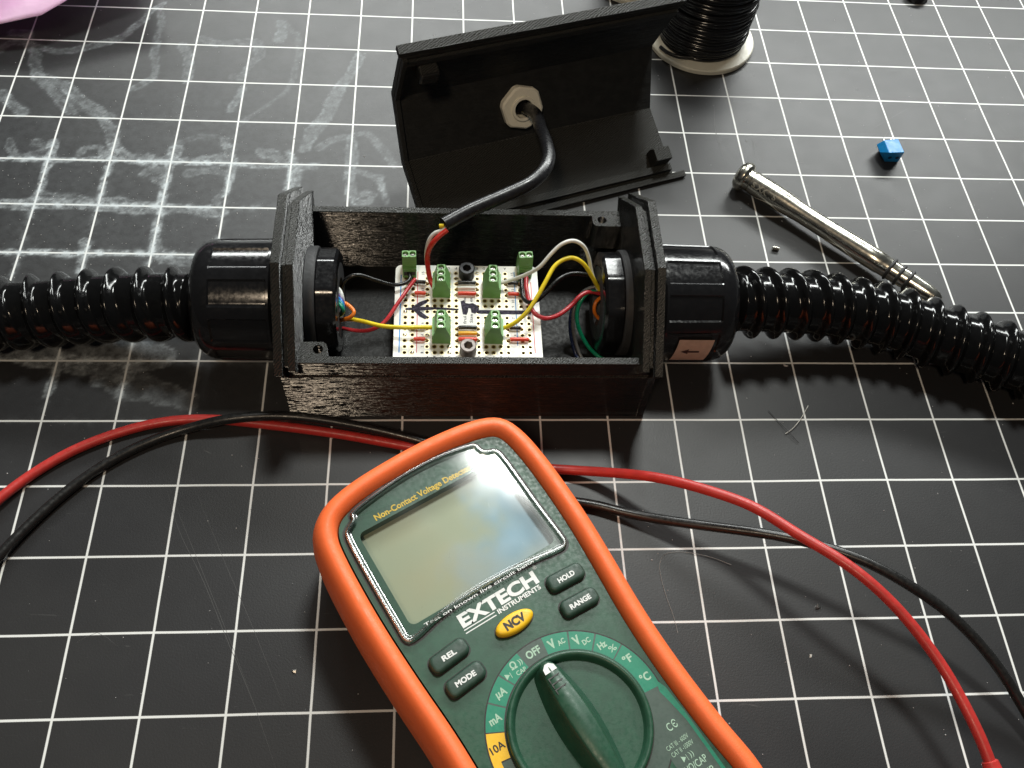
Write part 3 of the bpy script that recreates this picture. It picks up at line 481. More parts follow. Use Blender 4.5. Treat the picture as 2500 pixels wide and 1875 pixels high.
# ------------------------------------------------------------ circuit board
ZB = 22.0; PX, PY = 2.646, 2.545; KX = lambda k: 153.6+PX*k; RY = lambda r: -213.3+(r-1)*PY
cb = thing("circuit_board", (176.3, -193, ZB), "white perforated circuit board with six green terminals inside the open box", "circuit board")
def board():
    cols = {0,1,3,4,5,6,7,10,11,12,13,14,16,17}
    v = []; f = []; mi = []; zt, zb = ZB, ZB-1.6
    n = 16; ang = [math.pi/4+2*math.pi*i/n for i in range(n)]
    def sq(a):  # point on the unit cell outline in direction a
        c, s = math.cos(a), math.sin(a); m_ = max(abs(c), abs(s)); return c/m_*PX/2, s/m_*PY/2
    def addq(q, m_=0):
        k = len(v); v.extend(q); f.append(tuple(range(k, k+len(q)))); mi.append(m_)
    screws = [(176.1,-178.5),(176.1,-213.2)]
    for k in range(18):
        for r in range(1, 16):
            cx, cy = KX(k), RY(r)
            if k in cols:
                b = len(v)
                for a in ang: x, y = sq(a); v.append((cx+x, cy+y, zt))
                for rr, z in ((.96, zt+.03), (.64, zt+.03), (.58, zt-.1), (.58, zb)):
                    for a in ang: v.append((cx+rr*math.cos(a), cy+rr*math.sin(a), z))
                for i in range(n):
                    j = (i+1) % n
                    for L, m_ in ((0,0),(1,1),(2,2),(3,2)):
                        f.append((b+L*n+i, b+L*n+j, b+(L+1)*n+j, b+(L+1)*n+i)); mi.append(m_)
            else:
                addq([(cx-PX/2,cy-PY/2,zt),(cx+PX/2,cy-PY/2,zt),(cx+PX/2,cy+PY/2,zt),(cx-PX/2,cy+PY/2,zt)])
    xa, xb = KX(0)-PX/2, KX(17)+PX/2; ya, yb = RY(1)-PY/2, RY(15)+PY/2
    X0, X1, Y0, Y1 = 149.6, 202.9, -216.4, -174.0
    for q in ([(X0,ya),(xa,ya),(xa,yb),(X0,yb)],[(xb,ya),(X1,ya),(X1,yb),(xb,yb)]): addq([(x,y,zt) for x,y in q])
    c = 2.2
    addq([(x,y,zt) for x,y in [(X0,yb),(X1,yb)]+[(X1-c+c*math.cos(R(a)),Y1-c+c*math.sin(R(a))) for a in range(0,91,15)]+[(X0+c-c*math.sin(R(a)),Y1-c+c*math.cos(R(a))) for a in range(0,91,15)]])
    addq([(X0,Y0,zt),(X1,Y0,zt),(X1,ya,zt),(X0,ya,zt)])
    # edge band and underside rim
    ol = [(X0,Y0),(X1,Y0),(X1,Y1-c),(X1-c,Y1),(X0+c,Y1),(X0,Y1-c)]
    for i in range(6):
        (x1,y1),(x2,y2) = ol[i], ol[(i+1)%6]; addq([(x1,y1,zb),(x2,y2,zb),(x2,y2,zt),(x1,y1,zt)])
    o = add("board", v, f, [M['pcb'], M['gold'], M['holeside']], cb, midx=mi)
    add("board_backing", *box(X0+.2,X1-.2,Y0+.2,Y1-.2,zb-.35,zb-.05), M['holeside'], cb)
    return o
bd = board()
def strip(name, pts, w, z, m, parent):
    b = MB(); v = []; n = len(pts)
    for i, (x, y) in enumerate(pts):
        a = np.array(pts[max(0,i-1)]); c = np.array(pts[min(n-1,i+1)]); d = c-a; d = d/np.linalg.norm(d)
        ww = (w[i] if isinstance(w, (list,tuple)) else w)/2
        v += [(x-d[1]*ww, y+d[0]*ww, z), (x+d[1]*ww, y-d[0]*ww, z)]
    return add(name, v, [(2*i,2*i+1,2*i+3,2*i+2) for i in range(n-1)], m, parent)
strip("printed_line", [(KX(-.72),RY(1)),(KX(-.72),RY(15)-1)], .45, ZB+.02, M['blueline'], bd)
strip("printed_line", [(KX(1.62),RY(1)),(KX(1.62),RY(15)+.6)], .3, ZB+.02, M['redline'], bd)
strip("printed_line", [(KX(15.3),RY(2)+.6),(KX(15.3),RY(15)+1)], .35, ZB+.02, M['blueline'], bd)
strip("printed_line", [(KX(17.62),RY(1)),(KX(17.62),RY(13.5))], .3, ZB+.02, M['redline'], bd)
rs_ = random.Random(4)
for _ in range(14):
    k, r_ = rs_.choice([0,1,3,4,6,7,10,11,13,14,16,17]), rs_.randint(1,15); rr = rs_.uniform(.6,.85)
    v, f = lathe([(0,rr),(.14,rr*.8),(.3,rr*.35),(.34,.01)], (KX(k)+rs_.uniform(-.1,.1), RY(r_)+rs_.uniform(-.1,.1), ZB+.03), (0,0,1), 14)
    if (k, r_) not in ((8,1),): add("solder_joint", v, f, M['steel'], bd, smooth=60)
# marker arrow drawn across the board
zi = ZB+.045
strip("marker_arrow", [(KX(17.4),RY(8)),(KX(14),RY(8)),(KX(10),RY(8)+.1)], [1.7,1.9,1.7], zi, M['marker'], bd)
strip("marker_arrow", [(KX(7.3),RY(8.4)),(KX(6),RY(8.5)),(KX(4),RY(8.6)),(KX(2),RY(8.5)),(KX(0),RY(8.45))], [.9,1.0,1.1,1.9,.8], zi+.004, M['marker'], bd)
strip("marker_arrow", [(KX(2.9),RY(9.9)),(KX(2.1),RY(9.4)),(KX(1.1),RY(8.6)),(KX(1.5),RY(8.2)),(KX(2.2),RY(7.4)),(KX(2.9),RY(6.9))], [1.3,1.9,1.6,1.6,2.0,1.5], zi+.008, M['marker'], bd)
bl = [(7.6,9.9),(8.1,10.1),(8.3,9.6),(8.8,9.5),(9.3,9.6),(9.9,9.2),(10.2,8.6),(9.9,8.0),(9.6,7.7),(9.1,7.9),(9.0,8.6),(8.7,8.7),(8.6,8.0),(8.4,7.5),(7.9,7.6),(7.75,8.6)]
add("marker_blot", [(KX(k),RY(r),zi+.012) for k, r in bl], [tuple(range(len(bl)))], M['marker'], bd)

def text(s, frame, a0, a1, b0, cap, z, m, parent, name="lettering", rot=0., bold=0., thick=.03, spacing=1.0, shear=0.):
    """frame(a,b,z) -> world mm; the line runs from a0 to a1 with cap height cap"""
    cu = bpy.data.curves.new(name, 'FONT'); cu.body = s; cu.size = 1; cu.offset = bold; cu.extrude = 0; cu.resolution_u = 4; cu.space_character = spacing; cu.shear = shear
    to = bpy.data.objects.new(name, cu); sc.collection.objects.link(to); bpy.context.view_layer.update()
    me = bpy.data.meshes.new_from_object(to.evaluated_get(bpy.context.evaluated_depsgraph_get()))
    V = np.array([v.co[:] for v in me.vertices]); F = [tuple(p.vertices) for p in me.polygons]
    bpy.data.objects.remove(to); bpy.data.meshes.remove(me); bpy.data.curves.remove(cu)
    x0, x1 = V[:,0].min(), V[:,0].max(); V[:,0] = (V[:,0]-x0)/(x1-x0)*(a1-a0); V[:,1] = V[:,1]*(cap/.70)
    cr_, sr_ = math.cos(rot), math.sin(rot)
    W = [frame(a0+p[0]*cr_-p[1]*sr_, b0+p[0]*sr_+p[1]*cr_, z) for p in V]
    return add(name, W, F, m, parent)
fl = lambda a, b, z: (a, b, z)
def btxt(s, k, r, h, w, rot, bold=.0):
    x, y = KX(k), RY(r); cr_, sr_ = math.cos(rot), math.sin(rot); ox, oy = -w/2, -h/2
    text(s, fl, x+ox*cr_-oy*sr_, x+ox*cr_-oy*sr_+w, y+ox*sr_+oy*cr_, h, ZB+.03, M['silk'], bd, rot=rot, bold=bold+.02)
for n_ in (1,2,4,6,8,12,15):
    btxt(str(n_), 2.35, n_, .95, .6 if n_ < 10 else 1.3, R(90))
    if n_ not in (1,2): btxt(str(n_), 15.0 if n_ != 8 else 14.85, n_, .95, .6 if n_ < 10 else 1.3, R(90))
btxt("7", 14.9, 7, .95, .6, R(90)); btxt("9", 14.9, 9, .95, .6, R(90)); btxt("10", 14.95, 10, .95, 1.3, R(90))
for ch, k in (("G",6),("F",7),("E",10),("D",11),("A",14)): btxt(ch, k, 15.95, 1.0, .9, R(180))
for ch, k in (("J",3),("I",4),("H",5),("G",6),("F",7),("E",10),("D",11),("C",12),("B",13),("A",14)): btxt(ch, k, .25, 1.0, .8, 0)
btxt("frui", 8.15, 6.6, 1.1, 3.4, R(90)); btxt("Size", 9.05, 6.9, 1.1, 3.9, R(90)); btxt("ma", 8.15, 10.2, 1.1, 2.1, R(90)); btxt("ea", 9.05, 10.2, 1.1, 2.0, R(90))

# socket head screws holding the board
def cap_screw(x, y, m, label):
    n = 36; v = []; f = []; z0, z1 = ZB+.05, ZB+4.6; r = 2.95
    rings = []
    def ring(rr, z, hexa=False):
        b = len(v)
        for i in range(n):
            a = 2*math.pi*i/n; q = rr
            if hexa: t = (a+.3) % (math.pi/3)-math.pi/6; q = rr*math.cos(math.pi/6)/math.cos(t)
            v.append((x+q*math.cos(a), y+q*math.sin(a), z))
        rings.append(b)
    ring(r,z0); ring(r,z1-.35); ring(r-.35,z1); ring(1.75,z1,True); ring(1.55,z1-.25,True); ring(1.55,z1-2.6,True)
    for a_, b_ in zip(rings[:-1], rings[1:]):
        for i in range(n): j = (i+1)%n; f.append((a_+i,a_+j,b_+j,b_+i))
    f.append(tuple(rings[-1]+i for i in range(n)))
    o = add("socket_screw", v, f, m, cb, smooth=30); o["label"] = label
cap_screw(176.1, -178.6, M['blackox'], "matt black socket head screw")
cap_screw(176.1, -213.0, M['worn'], "worn grey socket head screw")

def slot_screw(cx, cy, cz, ang, parent):
    n = 20; r = 1.02; v = []; f = []
    for rr, z in ((r,cz-.3),(r,cz),(0,cz)):
        for i in range(n): a = 2*math.pi*i/n; v.append((cx+rr*math.cos(a), cy+rr*math.sin(a), z))
    for L in range(2):
        for i in range(n): j=(i+1)%n; f.append((L*n+i,L*n+j,(L+1)*n+j,(L+1)*n+i))
    o = add("terminal_screw", v, f, M['steel'], parent, smooth=30)
    c, s = math.cos(ang), math.sin(ang); h = .16; L_ = .98
    p = [(-L_,-h),(L_,-h),(L_,h),(-L_,h)]
    add("screw_slot", [(cx+a*c-b_*s, cy+a*s+b_*c, cz+.02) for a, b_ in p], [(0,1,2,3)], M['btext'], o)
def terminal(cx, cy, npos, rot, label, tilt=0.):
    rot += R(random.uniform(-1.6, 1.6)); cx += random.uniform(-.12, .12)
    """cross-section along u (wire side = -u), length along v; rot turns u"""
    c, s = math.cos(rot), math.sin(rot); half = npos*PY/2
    def W(u, v, z): return (cx+u*c-v*s, cy+u*s+v*c, ZB+z)
    prof = [(-3.3,0.05),(-3.3,5.2),(-2.75,5.2),(-2.75,6.2),(-2.55,6.2),(-1.65,10.1),(1.35,10.1),(3.2,4.6),(3.3,4.2),(3.3,.05)]
    b = MB(); zt = 10.1; nz = 20; rr = 1.12
    # side walls as a prism without its top, then the top with real screw wells
    n = len(prof)
    v = [W(u,-half,z) for u,z in prof]+[W(u,half,z) for u,z in prof]
    f = [tuple(range(n)), tuple(range(2*n-1,n-1,-1))]
    for i in range(n):
        if i == 5: continue
        j = (i+1)%n; f.append((i,j,n+j,n+i))
    b.put(v, f)
    for q in range(npos):
        v0 = -half+q*PY; v1 = v0+PY; cv = (v0+v1)/2; cu = -.15; vv = []
        for i in range(nz):
            a = 2*math.pi*i/nz+math.pi/4; ca, sa = math.cos(a), math.sin(a); m_ = max(abs(ca)/1.5, abs(sa)/(PY/2)); vv.append(W(cu+ca/m_, cv+sa/m_, zt))
        for z_ in (zt, zt-1.5):
            for i in range(nz): a = 2*math.pi*i/nz+math.pi/4; vv.append(W(cu+rr*math.cos(a), cv+rr*math.sin(a), z_))
        ff = []
        for L in range(2):
            for i in range(nz): j=(i+1)%nz; ff.append((L*nz+i,L*nz+j,(L+1)*nz+j,(L+1)*nz+i))
        ff.append(tuple(2*nz+i for i in range(nz)))
        b.put(vv, ff)
    o = b.build("terminal_block", M['green'], cb); o["label"] = label
    for q in range(npos):
        cv = -half+(q+.5)*PY; p = W(-.15, cv, zt-1.0); slot_screw(p[0],p[1],p[2], random.uniform(0,3.1), o)
        ex = W(-3.32, cv, 2.6)
        # square wire entry, dark inside, set in the wire side
        pts = [W(-3.33, cv+a, 2.4+z) for a, z in ((-.85,-1.1),(.85,-1.1),(.85,1.1),(-.85,1.1))]
        pin = [W(-3.28, cv+a, 2.4+z) for a, z in ((-.6,-.85),(.6,-.85),(.6,.85),(-.6,.85))]
        add("wire_entry", pts, [(0,1,2,3)], M['btext'], o)
terminal(166.8, RY(12), 3, 0, "three way green terminal taking the cable wires")
terminal(166.8, RY(4), 3, 0, "three way green terminal taking the long yellow wire from the left")
terminal(185.35, RY(12), 3, math.pi, "three way green terminal taking the white wire")
terminal(185.35, RY(4), 3, math.pi, "three way green terminal taking the yellow wire from the right")
terminal(154.95, -176.6, 2, R(90), "two way green terminal at the left corner")
terminal(197.9, -176.3, 2, R(95), "two way green terminal turned slightly at the right corner")
def jumper(k1, k2, r, col, label, r_=.72, h=.95):
    x1, x2, y = KX(k1), KX(k2), RY(r); z = ZB+h+.15
    pts = [(x1+.75,y,z-.1),(x1+1.2,y+.03,z),((x1+x2)/2,y+.05,z+.05),(x2-1.2,y,z),(x2-.75,y,z-.1)]
    o = wire("jumper_wire", pts, r_, M[col], cb, sm=1, nseg=12); o["label"] = label
    for xa, xb in ((x1, x1+.9),(x2, x2-.9)):
        wire("bare_end", [(xa,y,ZB-1.2),(xa,y,ZB+.3),(xa+(xb-xa)*.3,y,z-.15),(xb,y,z-.05)], .3, M['solder'], o, sm=1, nseg=8)
jumper(1,3,13,'black',"short black jumper under the red cable wire"); jumper(1,3,11,'brightred',"short red jumper on the left side")
jumper(1,3,3,'brightred',"short red jumper at the front left"); jumper(.5,3,5,'black',"short black jumper under the yellow wire")
jumper(7,10,13,'black',"black jumper behind the white one"); jumper(7,10,12,'white',"white jumper between black and red",.62); jumper(7,10,11,'brightred',"red jumper in front of the white one")
jumper(7,10,5,'black',"black jumper behind the yellow one"); jumper(7,10,4,'jyellow',"yellow jumper between black and red"); jumper(7,10,3,'brightred',"red jumper beside the front screw")
jumper(14,16,13,'black',"short black jumper under the white wire"); jumper(14,16,11,'brightred',"short red jumper at the right"); jumper(14,16,5,'black',"short black jumper at the right")
jumper(14,17,3,'brightred',"longer red jumper at the front right")

# ------------------------------------------------------------ loose wires between the glands and the terminals
def w(key, r, col, label, group="thin wires inside the box"):
    o = wire("hookup_wire", P[key], r, M[col]); tag(o, label, "wire", group)
w('w_black_left', .72, 'black', "black wire arching from the left gland to the two way terminal at the left corner")
w('w_red_left', .72, 'pinkred', "red wire looping from the left gland up to the left corner terminal")
w('w_yellow_left', .78, 'yellow', "yellow wire running from the left gland to the front left terminal")
w('w_orange_left', .72, 'orange', "orange wire doubling back into the left gland")
for k, c, nm in (('white','white','white'),('grey','lightgrey','light grey'),('purple','purple','purple'),('blue','cyanblue','blue'),('teal','teal','teal'),('green','leafgreen','dark green')):
    w('w_rib_'+k, .62, c, nm+" strand of the rainbow bundle folded at the mouth of the left gland", "rainbow strands at the left gland")
w('w_white_right', .72, 'white', "white wire in the tallest loop from the right gland to the rear right terminal")
w('w_yellow_right', .8, 'yellow', "yellow wire arching from the right gland down to the front right terminal")
w('w_black_right', .8, 'black', "black wire looping from the right gland to the right corner terminal")
w('w_red_right', .85, 'pinkred', "red wire sagging from the right gland to the right corner terminal")
w('w_green_right', .78, 'leafgreen', "green wire curving down from the right gland to the box floor")
w('w_blue_right', .8, 'navy', "navy blue wire dropping to the box floor left of the green wire")
w('w_grey_right', .7, 'grey', "dark grey wire dropping to the box floor behind the green wire")
w('w_orange_right', .7, 'orange', "short orange wire bend tucked against the right gland nut")
# ------------------------------------------------------------ box lid standing open behind the box
LX,LY,LZ,LYAW,LT,LR_,LL,L1,L2,L3 = 150.25,-113.96,14.9,R(19.32),R(21.68),R(-.7),116.35,31.4,28.63,32.27
def FL(l, d, h):
    ct, st = math.cos(LT), math.sin(LT); cy, sy = math.cos(LYAW), math.sin(LYAW); cr_, sr_ = math.cos(LR_), math.sin(LR_)
    d2 = d*ct-h*st; h2 = d*st+h*ct; x, y, z = l, -d2, h2; x, z = x*cr_-z*sr_, x*sr_+z*cr_
    return (LX+x*cy-y*sy, LY+x*sy+y*cy, LZ+z)
ld = thing("box_lid", FL(58,0,0), "black 3D printed lid standing behind the box with a beige nut in its middle", "box lid")
q7 = math.sqrt(.5)
def p1(t, o): return (t*q7+o*q7, L2+t*q7-o*q7)          # upper sloping panel: t from the bend, o towards the inside
def p3(t, o): return (t*q7+o*q7, -t*q7+o*q7)
def lidpart(name, poly, l0, l1, parent=ld, bevel=.25, m='printlid'):
    v, f = prism(poly, lambda d,h: FL(l0,d,h), lambda d,h: FL(l1,d,h)); return add(name, v, f, M[m], parent, bevel=bevel, seg=1)
k_ = .62
lidpart("panel", [p1(L1,-1.5),(-1.5,L2+k_),(-1.5,-k_),p3(L3,-1.1),p3(L3,1.5),(1.5,k_),(1.5,L2-k_),p1(L1,1.5)], 0, LL)
lidpart("lip", [p1(L1+.02,-2.6),p1(L1+2.6,-2.6),p1(L1+2.6,1.3),p1(L1+.02,1.3)], -1.0, LL+1.5)
lidpart("lip", [p3(L3+.02,-1.2),p3(L3+2.8,-1.0),p3(L3+2.8,2.4),p3(L3+.02,2.4)], -2.4, LL+5.5)
lidpart("tongue", [p1(L1-1.6,1.52),p1(L1-1.6,3.0),p1(L1-5,3.0),p1(L1-5,1.52)], 1, LL-1)
lidpart("tongue", [p3(L3-1.0,1.52),p3(L3-1.0,4.2),p3(L3-4.2,4.2),p3(L3-4.2,1.52)], 1, LL-1)
lidpart("screw_post", [p1(L1-5.2,1.54),p1(L1-5.2,7.5),p1(L1-12.5,7.5),p1(L1-12.5,1.54)], 6.5, 14.5, bevel=1.0)
lidpart("screw_post", [p3(L3-4.4,1.54),p3(L3-4.4,9.5),p3(L3-10.2,9.5),p3(L3-11.5,6),p3(L3-11.5,1.54)], LL-9.5, LL-1.8, bevel=.4)
lidpart("end_rib", [p1(L1,1.6),p1(L1-.1,3.2),(3.2,L2-1.3),(3.2,1.3),p3(L3,3.2),p3(L3,1.6),(1.6,k_),(1.6,L2-k_)], .2, 2.2, bevel=.2)
nc = (53.6, 14.2)
def nutlathe(prof, n, rm=None, close=False):
    v, f = lathe(prof, (0,0,0), (0,1,0), n, up=(0,0,1), rmod=rm, close=close)   # y axis = forward
    return [FL(nc[0]+p[0], p[1], nc[1]+p[2]) for p in v], f
def hx(t, th): a = (th+.24) % (math.pi/3)-math.pi/6; return min(1.0, .925/math.cos(a)*1.0)
gl_ = add("gland_nut", *nutlathe([(1.55,4.9),(1.55,9.0),(2.0,9.3),(4.6,9.3),(5.4,8.5),(5.4,5.4),(5.1,5.1)], 120, hx, True), M['nut'], ld, smooth=28)
add("gland_thread", *nutlathe([(-6,5.3),(6.1,5.3),(6.4,5.0),(6.4,4.1),(6.1,3.9),(-6,3.9)], 60, None, True), M['nut'], gl_, smooth=30)
add("gland_body", *nutlathe([(-1.6,4.2),(-1.6,9.5),(-8,9.5),(-8.3,8.6),(-18,8.6),(-24,6.5),(-30,4.2),(-30,2.7),(-1.7,2.7)], 48, None, True), M['nut'], gl_, smooth=30)

# ------------------------------------------------------------ sensor cable and its cores
sc_c = thing("sensor_cable", (175,-170,44), "black round cable coming out of the lid nut with stripped white, red and yellow cores", "cable")
tailp = [FL(nc[0]-3, -46, nc[1]-3), FL(nc[0]-1, -33, nc[1]), FL(nc[0], -18, nc[1]), FL(nc[0]+.4, 0, nc[1]+.0)]
tailp[0] = (tailp[0][0], tailp[0][1], 2.8)
wire("jacket", [tuple(p) for p in tailp]+P['cable'][1:], 2.55, M['jacket'], sc_c, nseg=24, sm=8)
wire("core", P['c_white'], .72, M['white'], sc_c); wire("core", P['c_red'], .95, M['red'], sc_c); wire("core", P['c_yellow'], .8, M['yellow'], sc_c)
ce = np.array(P['cable'][-1]); cd = ce-np.array(P['cable'][-2]); cd = cd/np.linalg.norm(cd)

# ------------------------------------------------------------ multimeter
TH = R(30.3); MO = (157.8, -263.2)
def FM(a, b, z): return (MO[0]+a*math.cos(TH)-b*math.sin(TH), MO[1]+a*math.sin(TH)+b*math.cos(TH), z)
mm = thing("multimeter", FM(0,-65,3), "dark green handheld multimeter in an orange rubber holster with its selector at off", "multimeter")
outl = [(38.9,-32),(38.6,-44),(37.5,-58),(36.0,-75),(35.6,-92),(36.4,-112),(37.6,-126),(35,-137),(24,-142.5),(0,-144),(-25,-142.5),(-36,-137),(-38.8,-126),(-38.0,-112),(-37.3,-92),(-37.7,-76),(-39.0,-60),(-40.0,-44),(-40.3,-32),(-40.0,-16),(-39.1,-7.3),(-36.6,-2.2),(-33.0,1.2),(-28.5,3.5),(-20,5.5),(-5,6.7),(6,6.9),(16,6.3),(24,5.2),(29.5,3.6),(33.5,1.2),(36.4,-3),(37.8,-9),(38.7,-18.5)]
OC = catmull([(a,b,0) for a,b in outl], 2.2, True)[:,:2]
for _ in range(3): OC = OC*.5+(np.roll(OC,1,0)+np.roll(OC,-1,0))*.25
T_ = np.roll(OC,-1,0)-np.roll(OC,1,0); T_ /= np.linalg.norm(T_,axis=1)[:,None]
NI = np.stack([-T_[:,1], T_[:,0]],1)                     # inward or outward normal
cen = OC.mean(0); 
if ((cen-OC)*NI).sum() < 0: NI = -NI
for _ in range(6): NI = NI*.5+(np.roll(NI,1,0)+np.roll(NI,-1,0))*.25
NI /= np.linalg.norm(NI,axis=1)[:,None]
def ringpts(inset, z, dz=0): return [FM(*(OC[i]+NI[i]*inset), z) for i in range(len(OC))]
def loft(rings, closed_caps=(True, True)):
    n = len(rings[0]); v = [p for r_ in rings for p in r_]; f = []
    for L in range(len(rings)-1):
        for i in range(n): j=(i+1)%n; f.append((L*n+i,L*n+j,(L+1)*n+j,(L+1)*n+i))
    if closed_caps[0]: f.append(tuple(range(n)))
    if closed_caps[1]: f.append(tuple((len(rings)-1)*n+i for i in range(n)))
    return v, f
hp = [(5,2.6),(2.2,4),(.8,8),(.1,15),(0,22),(0,27),(.35,31),(1.2,34.2),(2.3,36.6),(3.6,38.0),(5.0,38.5),(6.3,38.1),(7.3,37.0),(7.9,35.6),(8.1,34.4),(8.1,31)]
v, f = loft([ringpts(a,z) for a,z in hp], (True, False))
hol = add("holster", v, f, M['orange_h'], mm, smooth=179)
ZF = 35.0
LC = []
for cx, cy, a0 in ((22.3,-14,0),(-23.6,-14,90),(-23.6,-42.4,180),(22.3,-42.4,270)):
    for k in range(6): a = R(a0+k*18); LC.append((cx+2*math.cos(a), cy+2*math.sin(a)))
def face():
    bm = bmesh.new(); ev = []
    ol = [tuple(OC[i]+NI[i]*8.5) for i in range(len(OC))]
    for loop in (ol, LC):
        vs_ = [bm.verts.new((p[0],p[1],0)) for p in loop]
        for i in range(len(vs_)): ev.append(bm.edges.new((vs_[i], vs_[(i+1)%len(vs_)])))
    bmesh.ops.triangle_fill(bm, edges=ev, use_beauty=True, use_dissolve=False); bm.verts.index_update()
    V = [FM(v.co.x,v.co.y,ZF) for v in bm.verts]; F = [tuple(v.index for v in f.verts) for f in bm.faces]; bm.free()
    n = len(ol); m = len(LC); b = len(V)
    V += [FM(a,b_,ZF-5) for a,b_ in ol]+[FM(a,b_,ZF-3.6) for a,b_ in LC]
    F += [(i,(i+1)%n,b+(i+1)%n,b+i) for i in range(n)]+[(n+i,n+(i+1)%m,b+n+(i+1)%m,b+n+i) for i in range(m)]
    return add("face_plate", V, F, M['mgreen'], mm)
fp = face()
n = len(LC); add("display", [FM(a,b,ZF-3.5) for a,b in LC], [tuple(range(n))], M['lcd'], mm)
# clear window with a raised bead round its edge
wo = [(-29.3,-11.8),(-28.6,-9.6),(-26.6,-8.1),(-25.1,-7.2),(-24.9,-5.6),(-23.4,-4.7),(-15.1,-3.0),(-3.8,-1.75),(7.1,-1.8),(15,-2.8),(19.6,-4.0),(20.6,-5.2),(21.0,-7.2),(22.2,-8.2),(24.1,-8.8),(25.4,-10.4),(25.8,-13),(26.3,-32.9),(26.8,-43.9),(26.7,-46.4),(25.3,-47.9),(22.3,-47.9),(14,-46.8),(5.8,-46.0),(-1.1,-45.8),(-10,-46.0),(-18,-47.0),(-25.5,-48.6),(-28.4,-48.4),(-29.5,-46.6),(-29.6,-44)]
WC = catmull([(a,b,0) for a,b in wo], 1.0, True)[:,:2]
n = len(WC)
def inset(C, d):
    T = np.roll(C,-1,0)-np.roll(C,1,0); T /= np.linalg.norm(T,axis=1)[:,None]; N_ = np.stack([-T[:,1],T[:,0]],1)
    if ((C.mean(0)-C)*N_).sum() < 0: N_ = -N_
    return C+N_*d
wrings = [[FM(a,b,z) for a,b in inset(WC,d)] for d,z in ((0,ZF+.05),(.1,ZF+1.1),(.5,ZF+1.5),(1.1,ZF+1.55),(1.6,ZF+1.15),(1.9,ZF+1.0))]
v, f = loft(wrings, (False, False)); wn = add("window", v, f, M['rim'], mm, smooth=40)
pane = inset(WC,1.9); add("window_pane", [FM(a,b,ZF+.95) for a,b in pane]+[FM(a,b,ZF+.5) for a,b in pane], [tuple(range(n))], M['window'], wn)
v, f = sweep(np.array([FM(a,b,ZF+1.5) for a,b in list(inset(WC,.75))+[inset(WC,.75)[0]]]), lambda s,t,u: .42, 12, cap=False)
add("window_bead", v, f, M['rim'], wn, smooth=60)
# recessed dark joint line round the window
v, f = loft([[FM(a,b,ZF+.02) for a,b in inset(WC,-.75)],[FM(a,b,ZF+.02) for a,b in inset(WC,.1)]], (False, False))
add("window_joint", v, f, M['btext'], fp)
def mtext(s, a0, a1, b, cap, m, name="lettering", z=ZF+.09, par=None, **k): return text(s, FM, a0, a1, b, cap, z, M[m], par or fp, name, **k)
mtext("Non-Contact Voltage Detector", -18.9, 14.9, -11.0, 1.95, 'ytext', bold=.03)
mtext("Test on known live circuit before use", -22.5, 21, -46.9, .95, 'wtext', z=ZF+1.75, bold=.01)
mtext("EXTECH", -13.3, 12.9, -52.35, 3.75, 'wtext', name="brand_lettering", bold=.042)
mtext("INSTRUMENTS", -2.4, 12.3, -54.35, 1.35, 'wtext', name="brand_lettering", bold=.03)
for b_ in (-53.35, -54.35): add("brand_line", [FM(a,b,ZF+.06) for a,b in ((-13.4,b_),(-3.2,b_),(-3.2,b_+.32),(-13.4,b_+.32))], [(0,1,2,3)], M['wtext'], fp)
mtext("®", 13.4, 14.6, -48.6, 1.0, 'wtext')
def rrect(ca, cb, w_, h, r, rot=0., n=6, skew=0.):
    o = []
    for sx, sy, a0 in ((1,1,0),(-1,1,90),(-1,-1,180),(1,-1,270)):
        for k in range(n+1):
            a = R(a0+90*k/n); x = sx*(w_/2-r)+r*math.cos(a); y = sy*(h/2-r)+r*math.sin(a); x += skew*y
            o.append((ca+x*math.cos(rot)-y*math.sin(rot), cb+x*math.sin(rot)+y*math.cos(rot)))
    return np.array(o)
def button(name, C, mat_, h, lab, joint=.45):
    v, f = loft([[FM(a,b,z) for a,b in inset(C,d)] for d,z in ((0,ZF-.3),(0,ZF+h-.8),(.25,ZF+h-.3),(.7,ZF+h),(1.2,ZF+h+.05))], (False, True))
    o = add(name, v, f, M[mat_], mm, smooth=40)
    v, f = loft([[FM(a,b,ZF+.02) for a,b in inset(C,-joint)],[FM(a,b,ZF+.02) for a,b in inset(C,.1)]], (False, False))
    add("button_gap", v, f, M['btext'], o); o["label"] = lab; return o
for lab, ca, cb_, rot, tw, a_ in (("HOLD",19.9,-55.6,R(-3.5),5.6,1),("RANGE",19.2,-63.9,R(-3.5),7.0,1),("REL",-20.8,-57.3,R(5),4.4,-1),("MODE",-20.2,-65.2,R(5),6.4,-1)):
    C = rrect(ca, cb_, 12.0, 5.2, 1.9, rot, skew=.0)
    o = button("button", C, 'mbutton', 2.1, "dark green button marked "+lab)
    mtext(lab, ca-tw/2, ca+tw/2, cb_-.75, 1.45, 'wtext', z=ZF+2.2, par=o, bold=.04, rot=rot*.3)
C = np.array([(-.2+6.1*math.cos(2*math.pi*i/48), -59.0+2.75*math.sin(2*math.pi*i/48)) for i in range(48)])
o = button("button", C, 'ncv', 2.3, "yellow oval button marked NCV", .35)
mtext("NCV", -3.5, 3.2, -60.1, 2.35, 'btext', z=ZF+2.4, par=o, bold=.05)
